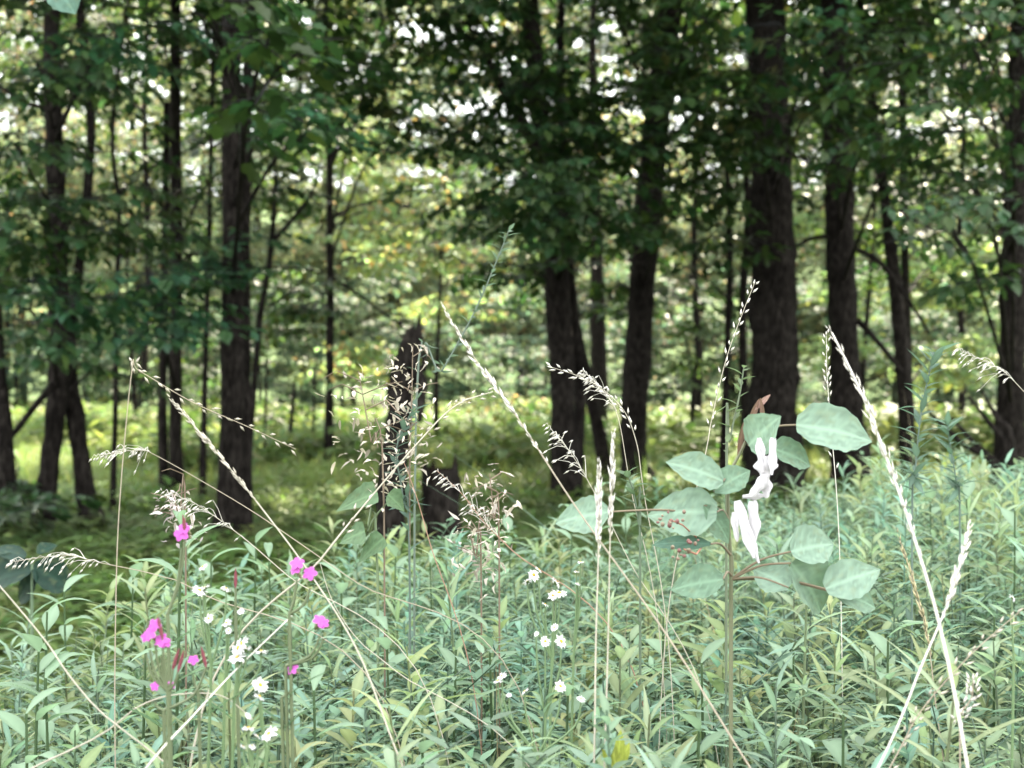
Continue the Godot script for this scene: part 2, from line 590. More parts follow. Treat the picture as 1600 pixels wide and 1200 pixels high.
func ground_herb(seed_: int, n: int, l: float, hue: Color) -> Buf:      # low leafy ground cover
	R.seed = seed_
	var b := Buf.new()
	for i in n:
		var a := rnd(0, TAU)
		var o := Vector3(rnd(-0.18, 0.18), rnd(0.03, 0.22), rnd(-0.18, 0.18))
		var k := rnd(0.7, 1.3)
		b.leaf(o, Vector3(cos(a), rnd(-0.1, 0.9), sin(a)), Vector3.UP, l * rnd(0.6, 1.3), l * rnd(0.16, 0.36), [0.2, 1.0, 0.7, 0.0], rnd(0.3, 1.2), 0.2, Color(hue.r * k, hue.g * k, hue.b * k))
	return b

# ---------------------------------------------------------------- grass stalks
func stalk(called: String, label: String, pts: Array, d0: float, d1: float, w: float, style: String, head_from: float, hue: Color, head_hue: Color, group := "") -> Node3D:
	# pts run from the lowest point seen to the tip; the stalk goes on down to the ground
	var q := []
	var n := pts.size()
	for i in n:
		q.append(at(pts[i][0], pts[i][1], lerpf(d0, d1, float(i) / (n - 1))))
	var low: Vector3 = q[0]
	var aim: Vector3 = (q[0] - q[1]).normalized()
	var bend := low + Vector3(aim.x * 0.22, minf(aim.y * 0.22, -0.12), 0)
	var foot := Vector3(bend.x + aim.x * 0.12, 0, bend.z)
	q.push_front(bend)
	q.push_front(bend.lerp(foot, 0.5) + Vector3(aim.x * 0.03, 0, 0))
	q.push_front(foot)
	var node := thing(called, label, "grass stalk", foot, group)
	var cp := curve(q, 8)
	for i in cp.size():
		cp[i] -= foot
	var rad := []
	for i in cp.size():
		rad.append(w * 0.36 * lerpf(1.0, 0.4, float(i) / (cp.size() - 1)))
	var b := Buf.new()
	b.tube(cp, rad, 5, hue, true)
	part("stem", b, M.straw, node)
	if style == "":
		return node
	var h := Buf.new()
	var first := int(head_from * (cp.size() - 1))
	var count := 90 if style == "spike" else (30 if style == "panicle" else 30)
	for i in count:
		var f := float(i) / count
		var t := lerpf(first, cp.size() - 1.001, f)
		var k := int(t)
		var p: Vector3 = cp[k].lerp(cp[k + 1], t - k)
		var dir: Vector3 = (cp[k + 1] - cp[k]).normalized()
		var a := i * 2.4
		var s := dir.cross(Vector3(0.1, 0.3, 1)).normalized()
		var u := dir.cross(s)
		var o := s * cos(a) + u * sin(a)
		var kk := rnd(0.75, 1.15)
		var col := Color(head_hue.r * kk, head_hue.g * kk, head_hue.b * kk)
		if style == "spike":
			var fat := sin(PI * clampf(f * 0.85 + 0.12, 0, 1))
			var ra := rnd(0, TAU)
			o = s * cos(ra) + u * sin(ra)
			p += dir * rnd(-0.012, 0.012)
			h.grain(p + o * w * 0.25, dir + o * rnd(0.02, 0.32), rnd(0.006, 0.011) * (0.5 + fat), rnd(0.0005, 0.0009) * (0.5 + fat), col)
		elif style == "panicle":
			var l := rnd(0.004, 0.036) * (1.15 - f)
			var ra := rnd(0, TAU)
			o = s * cos(ra) + u * sin(ra)
			p += dir * rnd(-0.01, 0.01)
			var e := p + (dir * rnd(0.5, 1.6) + o * rnd(0.2, 0.9) + Vector3(0, rnd(-0.8, 0.1), 0)).normalized() * l
			h.tube([p, p.lerp(e, 0.5) + Vector3(0, 0.003, 0), e], [0.0005, 0.0004, 0.0003], 3, col)
			h.grain(e, dir + Vector3(0, -1.2, 0) + o * 0.4, rnd(0.006, 0.011), 0.0011, col)
		else:      # loose: few, well spaced grains
			h.grain(p + o * w, dir + o * 0.5, rnd(0.007, 0.011), 0.0014, col)
	part("seed_head", h, M.straw, node)
	return node

# a cluster of dry seed heads and shrivelled leaves on one stem
func dry_weed(label: String, base: Array, tip: Array, d: float, n: int, spread: float, hue: Color) -> void:
	var f := at(base[0], base[1], d)
	var foot := Vector3(f.x, 0, f.z)
	var e := at(tip[0], tip[1], d) - foot
	var node := thing("dry_weed", label, "weed", foot, "dry seeding weeds")
	var line := curve([Vector3.ZERO, f - foot, (f - foot).lerp(e, 0.5), e], 5)
	var b := Buf.new()
	b.tube(line, ramp([0.0014, 0.0012, 0.001, 0.0005], 5), 4, Color(0.2, 0.15, 0.11))
	for q in 9:
		var t := rnd(0.45, 1.0) * (line.size() - 1)
		var o: Vector3 = line[mini(int(t), line.size() - 2)]
		var a := rnd(0, TAU)
		b.tube([o, o + Vector3(cos(a) * spread * 0.6, spread * 0.25, sin(a) * spread * 0.6), o + Vector3(cos(a) * spread, spread * rnd(-0.2, 0.4), sin(a) * spread)], [0.001, 0.0008, 0.0005], 3, Color(0.2, 0.15, 0.11))
	part("stem", b, M.straw, node)
	var h := Buf.new()
	for i in n:
		var t := rnd(0.5, 1.0)
		var o := (f - foot).lerp(e, (t - 0.4) / 0.6) + Vector3(R.randfn(0, 0.5), R.randfn(0, 0.4), R.randfn(0, 0.5)).limit_length(0.95) * spread
		var k := rnd(0.5, 1.3)
		var a := rnd(0, TAU)
		h.leaf(o, Vector3(cos(a), rnd(-0.6, 0.5), sin(a)), Vector3(rnd(-0.7, 0.7), 1, rnd(-0.7, 0.7)), rnd(0.007, 0.022), rnd(0.002, 0.006), [0.3, 1.0, 0.8, 0.0], rnd(-1.0, 2.0), 0.5, Color(hue.r * k, hue.g * k, hue.b * k), 0.0, 0.3)
	part("dry_leaf_cluster", h, M.straw, node).set_meta("kind", "stuff")

# ---------------------------------------------------------------- flowers
var petal_mesh: ArrayMesh
var calyx_mesh: ArrayMesh
var ray_mesh: ArrayMesh
var disc_mesh: ArrayMesh
var bud_mesh: ArrayMesh

func flower_meshes() -> void:
	var b := Buf.new()
	b.leaf(Vector3.ZERO, Vector3(1, 0.12, 0), Vector3.UP, 0.0088, 0.0068, [0.2, 0.45, 0.85, 1.0, 0.8, 0.3], 0.35, 0.15, Color(0.50, 0.11, 0.44), -0.3, 0.12)
	petal_mesh = b.mesh()
	b = Buf.new()
	b.tube([Vector3(0, -0.017, 0), Vector3(0, -0.013, 0), Vector3(0, -0.004, 0), Vector3(0, 0, 0)], [0.001, 0.0024, 0.0022, 0.0016], 6, Color(0.13, 0.11, 0.06), true)
	calyx_mesh = b.mesh()
	b = Buf.new()
	for i in 34:
		var a := TAU * i / 34.0
		b.leaf(Vector3(cos(a) * 0.0025, 0, sin(a) * 0.0025), Vector3(cos(a), 0.1, sin(a)), Vector3.UP, rnd(0.0042, 0.0075), 0.0014, [0.8, 1.0, 0.7], rnd(-0.3, 0.9), 0.0, Color(0.74, 0.72, 0.74), 0.0, 0.3)
	ray_mesh = b.mesh()
	b = Buf.new()
	b.ball(Vector3(0, 0.0004, 0), Vector3(0.0021, 0.0014, 0.0021), Color(0.62, 0.42, 0.05), 6, 10)
	b.ball(Vector3(0, -0.0015, 0), Vector3(0.003, 0.002, 0.003), Color(0.1, 0.15, 0.06), 5, 8)
	disc_mesh = b.mesh()
	b = Buf.new()
	b.tube([Vector3(0, 0, 0), Vector3(0, 0.004, 0), Vector3(0, 0.011, 0), Vector3(0, 0.015, 0), Vector3(0, 0.019, 0)], [0.0008, 0.0016, 0.0017, 0.0011, 0.0003], 6, Color(0.2, 0.06, 0.075), true)
	bud_mesh = b.mesh()

func face_basis(nrm: Vector3, spin: float) -> Basis:
	var y := nrm.normalized()
	var x := y.cross(Vector3(0.1, 0.2, 1)).normalized()
	return Basis(x, y, x.cross(y)) * Basis(Vector3.UP, spin)

func pink_plant(label: String, base: Array, d: float, flowers: Array, buds: Array) -> void:
	var f := at(base[0], base[1], d)
	var foot := Vector3(f.x, 0, f.z)
	var node := thing("pink_wildflower", label, "wildflower", foot, "magenta wildflowers in the meadow")
	var b := Buf.new()
	var hue := Color(0.08, 0.10, 0.05)
	b.tube(curve([Vector3.ZERO, (f - foot) * 0.5 + Vector3(0.01, 0, 0), f - foot], 4), ramp([0.0024, 0.002, 0.0017], 4), 5, hue)
	for q in flowers + buds:
		var e := at(q[0], q[1], d) - foot + Vector3(0, -0.014, 0)
		var o := f - foot
		b.tube(curve([o, o.lerp(e, 0.5) + Vector3((e.x - o.x) * 0.2, -absf(e.x - o.x) * 0.15, 0), e], 4), ramp([0.0015, 0.0012, 0.001], 4), 4, hue)
	part("stem", b, M.stem, node)
	for k in 6:
		var lf := Buf.new()
		var y := (f - foot).y * (0.62 + 0.07 * k)
		var s := 1.0 if k % 2 else -1.0
		lf.leaf(Vector3(0, y, 0), Vector3(s, 1.1, rnd(-0.6, 0.6)), Vector3(-s, 1, 0), 0.06, 0.007, LANCE, 0.4, 0.3, Color(0.09, 0.15, 0.08))
		part("leaf", lf, M.weed, node)
	for q in flowers:
		var e := at(q[0], q[1], d) - foot
		var sz: float = 0.86 * (q[2] if q.size() > 2 else 1.0)
		var fl := Node3D.new()
		fl.name = "flower"
		node.add_child(fl, true)
		fl.position = e
		fl.basis = face_basis(Vector3(rnd(-0.5, 0.5), rnd(0.35, 0.9), rnd(0.6, 1.0)), rnd(0, TAU)).scaled(Vector3(sz, sz, sz))
		shared("calyx", calyx_mesh, M.stem, fl, Transform3D.IDENTITY)
		for k in 5:
			shared("petal", petal_mesh, M.petal, fl, Transform3D(Basis(Vector3.UP, TAU * k / 5.0 + rnd(-0.1, 0.1)), Vector3.ZERO))
	for q in buds:
		var e := at(q[0], q[1], d) - foot + Vector3(0, -0.014, 0)
		shared("bud", bud_mesh, M.petal, node, Transform3D(Basis(Vector3(0, 0, 1), rnd(-0.3, 0.3)), e))

func fleabane(label: String, base: Array, d: float, heads: Array) -> void:
	var f := at(base[0], base[1], d)
	var foot := Vector3(f.x, 0, f.z)
	var node := thing("white_wildflower", label, "wildflower", foot, "white daisy-like wildflowers in the meadow")
	var b := Buf.new()
	var hue := Color(0.09, 0.14, 0.06)
	b.tube(curve([Vector3.ZERO, (f - foot) * 0.5 + Vector3(-0.01, 0, 0.01), f - foot], 4), ramp([0.0024, 0.002, 0.0015], 4), 5, hue)
	for q in heads:
		var dd: float = d + (q[3] if q.size() > 3 else 0.0)
		var e := at(q[0], q[1], dd) - foot + Vector3(0, -0.002, -0.002)
		var o := f - foot
		b.tube(curve([o, o.lerp(e, 0.6) + Vector3((e.x - o.x) * 0.25, -absf(e.x - o.x) * 0.1, 0), e], 4), ramp([0.0012, 0.001, 0.0007], 4), 4, hue)
	part("stem", b, M.stem, node)
	for q in heads:
		var dd: float = d + (q[3] if q.size() > 3 else 0.0)
		var e := at(q[0], q[1], dd) - foot
		var sz: float = q[2] * 0.74 * rnd(0.85, 1.15)
		var fl := Node3D.new()
		fl.name = "flower_head"
		node.add_child(fl, true)
		fl.position = e
		fl.basis = face_basis(Vector3(rnd(-0.8, 0.8), rnd(0.5, 1.0), rnd(-0.3, 0.8)), rnd(0, TAU)).scaled(Vector3(sz * rnd(0.75, 1.1), sz, sz))
		shared("disc", disc_mesh, M.petal, fl, Transform3D.IDENTITY)
		shared("ray_petals", ray_mesh, M.petal, fl, Transform3D.IDENTITY)

# a broad leaf laid between its stalk end and its tip in the picture, tilted towards the camera
func broad_leaf(node: Node3D, foot: Vector3, a: Array, e: Array, d: float, width: float, tiltz: float, prof: Array, hue: Color, called := "leaf") -> MeshInstance3D:
	var p0 := at(a[0], a[1], d)
	var p1 := at(e[0], e[1], d + tiltz)
	var b := Buf.new()
	var dir := p1 - p0
	var l := dir.length()
	var facing := Vector3(0.05, 0.55, 1.0)
	var w := width / F * d
	# dense strips so that the blade can cup and undulate
	var m := 24
	var dn := dir.normalized()
	var u := (facing - dn * facing.dot(dn)).normalized()
	var s := dn.cross(u)
	var first := b.v.size()
	var ph := rnd(0, 6.0)
	for i in m + 1:
		var t := float(i) / m
		var ww := 0.0
		var pos := t * (prof.size() - 1)
		var k := mini(int(pos), prof.size() - 2)
		ww = lerpf(prof[k], prof[k + 1], smoothstep(0.0, 1.0, pos - k) * 0.4 + (pos - k) * 0.6) * w * 0.5
		var c := dn * l * t + u * (sin(t * PI) * 0.06 * l)
		for j in 13:
			var x := (j - 6) / 6.0
			var side := fposmod(t * 6.5 - absf(x) * 1.1 + 0.1 * sin(ph), 1.0)
			var groove := clampf(1.0 - absf(side - 0.5) * 7.0, 0.0, 1.0) * (1.0 - absf(x) * 0.5)
			var off := s * x * ww * (1.0 + 0.035 * sin(t * 31.0 + ph * 3.0)) + u * (absf(x) * absf(x) * ww * (0.3 + 0.22 * sin(ph)) + sin(t * 9.0 + x * 2.0 + ph) * ww * 0.11 * absf(x) - groove * ww * 0.035)
			var vein := 1.35 if j == 6 else lerpf(lumpy.get_noise_2d(x * 3.0 + ph * 9.0, t * 4.0) * 0.3 + 0.94, 1.22, groove)
			var brown := smoothstep(0.35, 0.6, lumpy.get_noise_2d(x * 2.2 + ph * 17.0, t * 3.1) + 0.32 * absf(x) * t)
			var col := Color(hue.r * vein, hue.g * vein, hue.b * vein).lerp(Color(0.16, 0.17, 0.09), brown * 0.25)
			b.add(p0 + c + off - foot, (u - s * x * 0.4 - dn * (0.25 if side > 0.5 else -0.25) * groove).normalized(), col, Vector2(x, t))
	for i in m:
		for j in 12:
			var q := first + i * 13 + j
			b.face(q, q + 13, q + 1)
			b.face(q + 1, q + 13, q + 14)
	return part(called, b, M.broad, node)

# ---------------------------------------------------------------- the scene
func _ready() -> void:
	var cam := Camera3D.new()
	cam.name = "camera"
	cam.position = Vector3(0, EYE, 0)
	cam.fov = rad_to_deg(2.0 * atan(600.0 / F))
	cam.near = 0.05
	cam.far = 600.0
	var lens := CameraAttributesPhysical.new()
	lens.frustum_focal_length = 12.0 / (600.0 / F)
	lens.frustum_focus_distance = 1.75
	lens.frustum_near = 0.05
	lens.frustum_far = 600.0
	lens.exposure_aperture = 6.6
	cam.attributes = lens
	add_child(cam)
	cam.current = true
	var env := Environment.new()
	env.background_mode = Environment.BG_SKY
	var sky := Sky.new()
	var sm := ProceduralSkyMaterial.new()
	sm.sky_top_color = lin(0.98, 1.02, 1.0)
	sm.sky_horizon_color = lin(0.50, 0.52, 0.52)
	sm.sky_curve = 0.12
	sm.ground_bottom_color = lin(0.05, 0.06, 0.04)
	sm.ground_horizon_color = lin(0.2, 0.22, 0.2)
	sm.sun_angle_max = 20.0
	sky.sky_material = sm
	env.sky = sky
	sm.sky_energy_multiplier = 0.78
	env.tonemap_mode = Environment.TONE_MAPPER_LINEAR
	env.tonemap_exposure = 11.8
	env.sdfgi_enabled = true
	env.ssao_enabled = true
	env.ssil_enabled = true
	var we := WorldEnvironment.new()
	we.name = "world"
	we.environment = env
	add_child(we)
	var sun := DirectionalLight3D.new()
	sun.name = "sun"
	sun.light_color = Color(1.0, 0.95, 0.86)
	sun.light_energy = 1.5
	sun.light_angular_distance = 0.5
	sun.shadow_enabled = true
	var az := deg_to_rad(25.0)
	var el := deg_to_rad(50.0)
	var to_sun := Vector3(sin(az) * cos(el), sin(el), -cos(az) * cos(el))
	add_child(sun)
	sun.look_at_from_position(to_sun * 50.0, Vector3.ZERO)
	materials()
	lumpy.seed = 3
	lumpy.frequency = 1.0
	lumpy.fractal_octaves = 2
	for k in 5:
		sprays.append(spray(100 + k, MAPLE if k % 2 == 0 else OVAL, 0.115 if k % 2 == 0 else 0.095, 24 if k % 2 == 0 else 30))
	R.seed = 77
	setting()
	belt()
	woods()
	floor_cover()
	meadow()
	stalks()
	flowers()
	broad_plants()

func setting() -> void:
	var nz := FastNoiseLite.new()
	nz.seed = 21
	nz.frequency = 0.09
	var b := Buf.new()
	var n := 120
	var first := 0
	for i in n + 1:
		for k in n + 1:
			var fx := (k / float(n) - 0.5) * 2.0
			var fz := i / float(n)
			var x := signf(fx) * pow(absf(fx), 1.6) * 220.0
			var z := 20.0 - pow(fz, 1.8) * 320.0
			b.add(Vector3(x, nz.get_noise_2d(x, z) * 0.12 * clampf((-z - 5.0) / 8.0, 0.0, 1.0) - 0.01, z), Vector3.UP, Color.WHITE, Vector2(x, z))
	for i in n:
		for k in n:
			var q := i * (n + 1) + k
			b.face(q, q + n + 1, q + 1)
			b.face(q + 1, q + n + 1, q + n + 2)
	var g := part("ground", b, M.soil, self)
	tag(g, "", "", "", "structure")
	b = Buf.new()
	for i in 41:
		for k in 61:
			var x := (k - 30) * 8.0
			var z := -92.0 - i * 4.0
			var y := 34.0 * smoothstep(0.0, 1.0, i / 40.0) + nz.get_noise_2d(x * 0.6, z * 0.6) * 3.0 * minf(1.0, i / 4.0) - 0.6
			b.add(Vector3(x, y, z), Vector3(0, 1, 0.35).normalized(), Color.WHITE, Vector2(x, z))
	for i in 40:
		for k in 60:
			var q := i * 61 + k
			b.face(q, q + 61, q + 1)
			b.face(q + 1, q + 61, q + 62)
	tag(part("hillside", b, M.hill, self), "", "", "", "structure")

func belt() -> void:
	# trunks of the tree belt, from the ground up: [x, y, width]
	tree("edge", "leaning_tree", "dark trunk cut by the left edge of the picture", 11.6, [[[12, 840, 36], [8, 700, 30], [-4, 560, 26], [-20, 300, 24], [-30, 60, 22]]], 15, 2.8, 300, 5.2, "dark")
	tree("left", "forked_tree", "dark forked tree with a second stem leaning right at its foot, near the left edge", 11.9, [
		[[68, 840, 34], [78, 720, 32], [94, 580, 36], [90, 420, 34], [84, 200, 30], [80, 20, 26]],
		[[144, 845, 34], [132, 760, 32], [118, 650, 30], [106, 560, 26], [122, 430, 17], [142, 220, 16], [128, 40, 14]]], 17, 3.6, 620, 5.0, "dark")
	tree("whip", "slender_sapling", "thin bare sapling with wavy stem beside the forked tree", 13.0, [[[176, 820, 10], [180, 650, 9], [182, 500, 9], [186, 330, 8], [176, 220, 7], [190, 60, 6]]], 7.5, 1.2, 30, 5.6, "dark")
	tree("twin", "twin_tree", "pair of slim trunks grown side by side with pale right flank", 14.5, [
		[[276, 800, 22], [274, 620, 21], [276, 400, 21], [274, 200, 20], [274, 20, 19]],
		[[256, 800, 16], [254, 620, 15], [258, 400, 13], [260, 160, 11]]], 17, 3.4, 520, 5.6, "", "", 3.2)
	tree("pole", "slender_sapling", "thin straight sapling just left of the stout double trunk", 14.0, [[[316, 790, 11], [320, 600, 10], [326, 400, 9], [334, 60, 8]]], 8.5, 1.4, 40, 5.8, "dark")
	tree("stout", "double_tree", "stout dark double trunk standing left of centre", 11.4, [
		[[358, 850, 44], [362, 700, 40], [364, 500, 38], [364, 250, 36], [362, 40, 34]],
		[[384, 850, 22], [384, 650, 19], [383, 400, 18], [386, 150, 17], [390, 40, 15]]], 18, 3.8, 700, 5.0, "dark")
	tree("fork", "bent_sapling", "bent sapling with a forked top right of the stout double trunk", 13.0, [[[384, 830, 10], [394, 650, 10], [406, 500, 11], [424, 385, 10], [430, 280, 5], [432, 180, 3]]], 5, 1, 0, 5, "")
	limb("fork", [[424, 380], [455, 345], [485, 305], [500, 262]], 13.0, 8, 3)
	limb("fork", [[418, 480], [450, 460], [480, 430]], 13.0, 4, 1.5)
	tree("mid", "slender_tree", "slim straight dark tree standing alone in the sunny grass", 19.0, [[[512, 752, 15], [515, 600, 14], [516, 400, 13], [514, 200, 11], [512, 40, 10]]], 13, 2.2, 90, 7.2, "")
	tree("spindle", "young_tree", "very thin young stem between bent sapling and slim straight tree", 20.5, [[[413, 740, 5], [415, 640, 5], [418, 560, 4]]], 2.2, 0.6, 0, 1, "")
	tree("spindle2", "young_tree", "short dark young stem in sunlit grass beyond the bent sapling", 20.0, [[[450, 745, 10], [455, 660, 8], [462, 590, 5]]], 2.2, 0.6, 0, 1, "")
	tree("spindle3", "young_tree", "threadlike young stem just left of the slim straight tree", 21.0, [[[488, 736, 5], [490, 640, 4], [494, 560, 3]]], 2.2, 0.6, 0, 1, "")
	tree("centre", "double_tree", "dark double trunk with a thick left fork, standing right of centre", 14.3, [
		[[884, 810, 46], [880, 640, 42], [870, 430, 42], [852, 260, 36], [832, 60, 30]],
		[[900, 790, 20], [906, 620, 17], [892, 430, 15], [880, 250, 14], [876, 40, 13]]], 18, 4.0, 760, 5.6, "dark")
	limb("centre", [[856, 290], [826, 205], [790, 150], [750, 60]], 14.2, 22, 10)
	tree("lean", "leaning_tree", "short dark leaning stem between the two dark trunks right of centre", 16.5, [[[948, 760, 22], [938, 690, 24], [922, 610, 22], [905, 530, 15], [896, 440, 8]]], 3, 1, 0, 3, "dark")
	tree("pale", "pale_tree", "pale purplish trunk far behind the leaning stem", 27.0, [[[934, 690, 30], [936, 600, 28], [934, 480, 26], [930, 300, 16], [926, 60, 12]]], 17, 2.4, 200, 10.0, "", "", 4.0)
	tree("curved", "curved_tree", "gently curved dark trunk leaning right, left of the thickest tree", 15.8, [[[1000, 790, 52], [990, 710, 46], [994, 600, 44], [1006, 420, 44], [1022, 220, 44], [1044, 40, 40]]], 19, 4.0, 760, 5.9, "dark")
	tree("thin", "slender_sapling", "thin dark sapling close to the left flank of the thickest trunk", 15.5, [[[1128, 740, 13], [1134, 600, 12], [1140, 450, 12], [1138, 300, 9], [1130, 180, 5]]], 4.5, 1, 0, 5, "dark")
	tree("thin2", "young_tree", "dark young stem touching the left side of the thickest trunk", 16.6, [[[1166, 700, 16], [1160, 500, 14], [1168, 350, 12], [1164, 220, 8]]], 4.5, 1, 0, 5, "dark")
	tree("big", "thick_tree", "thickest dark trunk in the wood with a swelling high on its left side", 14.6, [[[1210, 790, 90], [1210, 640, 80], [1208, 450, 75], [1204, 250, 69], [1196, 40, 66]]], 21, 4.8, 950, 5.8, "dark")
	tree("brown", "brown_tree", "brownish straight trunk just right of the thickest tree", 14.9, [[[1328, 790, 58], [1322, 600, 50], [1314, 400, 48], [1310, 200, 46], [1304, 40, 44]]], 19, 4.2, 800, 5.8, "dark", "", 2.4)
	tree("slant", "slanting_tree", "slim trunk slanting to the left, right of the brownish trunk", 16.5, [[[1420, 780, 28], [1414, 620, 26], [1398, 440, 22], [1374, 240, 17], [1348, 40, 13]]], 14, 3.0, 300, 6.5, "", "", 1.8)
	tree("slim", "slim_tree", "slim upright trunk touching the slanting trunk from behind", 17.6, [[[1426, 740, 15], [1418, 560, 15], [1412, 300, 14], [1406, 40, 12]]], 14, 3.0, 300, 7, "", "", 2.6)
	tree("right", "straight_tree", "dark trunk at the right edge of the picture", 14.8, [[[1576, 800, 56], [1580, 640, 46], [1584, 400, 40], [1590, 200, 36], [1594, 40, 34]]], 19, 4.8, 950, 5.6, "dark")
	tree("glade_b", "added_glade_tree", "slender tree added to shade the glade, left of the thin dark sapling", 29.0, [[[1088, 698, 13], [1092, 560, 12], [1084, 400, 11], [1090, 200, 9], [1086, 40, 7]]], 16, 4.0, 560, 6.0, "")  # added trees, their crowns shade the near part of the glade
	tree("glade_c", "added_glade_tree", "slender tree added to shade the glade, left of the twin trunks", 31.0, [[[228, 692, 13], [226, 560, 12], [232, 400, 11], [226, 200, 9], [230, 40, 7]]], 16, 4.0, 560, 6.0, "")
	tree("glade_d", "added_glade_tree", "slender tree added to shade the glade, between the slanting trunk and the right edge tree", 31.0, [[[1500, 692, 12], [1504, 560, 11], [1498, 400, 10], [1506, 200, 9], [1500, 40, 7]]], 16, 4.0, 560, 5.5, "")
	# bare limbs
	limb("big", [[1204, 230], [1250, 246], [1300, 272], [1376, 308]], 13.9, 6, 3)
	limb("big", [[1248, 246], [1290, 248], [1340, 243]], 13.8, 4, 2, 5.0)
	limb("big", [[1170, 340], [1200, 334], [1222, 318], [1220, 276], [1205, 262]], 13.8, 3, 2, 5.0)
	limb("curved", [[1040, 20], [1080, 20], [1130, 46], [1190, 74], [1240, 90]], 13.5, 9, 4)
	limb("brown", [[1336, 388], [1372, 408], [1410, 455], [1452, 520]], 14.5, 10, 5)
	limb("brown", [[1340, 500], [1372, 535], [1412, 584]], 14.4, 12, 6)
	limb("brown", [[1296, 370], [1270, 372], [1246, 384]], 14.8, 8, 5)
	limb("brown", [[1296, 42], [1310, 80], [1326, 122]], 14.0, 3, 2, 5.0)
	limb("right", [[1560, 330], [1530, 306], [1490, 268], [1448, 228]], 14.4, 7, 3)
	limb("right", [[1550, 250], [1510, 240], [1484, 212]], 14.4, 5, 2)
	limb("slant", [[1350, 40], [1400, 34], [1470, 40]], 15.5, 5, 2)
	limb("left", [[84, 600], [50, 640], [10, 692], [-30, 730]], 11.6, 12, 7)
	limb("left", [[84, 172], [40, 160], [0, 136], [-40, 120]], 11.5, 8, 4)
	limb("left", [[110, 130], [140, 95], [165, 60]], 11.6, 5, 2)
	limb("left", [[110, 610], [130, 590], [150, 575]], 11.6, 5, 3)
	limb("left", [[70, 130], [58, 100], [52, 90]], 11.6, 10, 5)
	limb("mid", [[514, 430], [560, 460], [600, 490], [640, 520]], 18.6, 6, 3)
	limb("mid", [[514, 360], [545, 340], [570, 330]], 18.8, 4, 2)
	limb("stout", [[384, 440], [420, 418], [470, 420], [520, 430]], 11.6, 4, 2)
	limb("curved", [[1006, 340], [970, 335], [930, 345]], 15.6, 5, 2)
	limb("curved", [[1026, 360], [1070, 385], [1110, 420], [1150, 440]], 15.4, 5, 2)
	limb("centre", [[880, 190], [930, 200], [990, 205]], 14.0, 5, 2)
	limb("centre", [[898, 410], [915, 390], [935, 372]], 14.0, 6, 3)
	limb("thin", [[1140, 470], [1110, 440], [1080, 420]], 15.3, 4, 2)
	limb("twin", [[284, 370], [330, 392], [370, 424]], 14.0, 4, 2)
	limb("twin", [[280, 60], [300, 30], [310, 10]], 14.3, 6, 3)
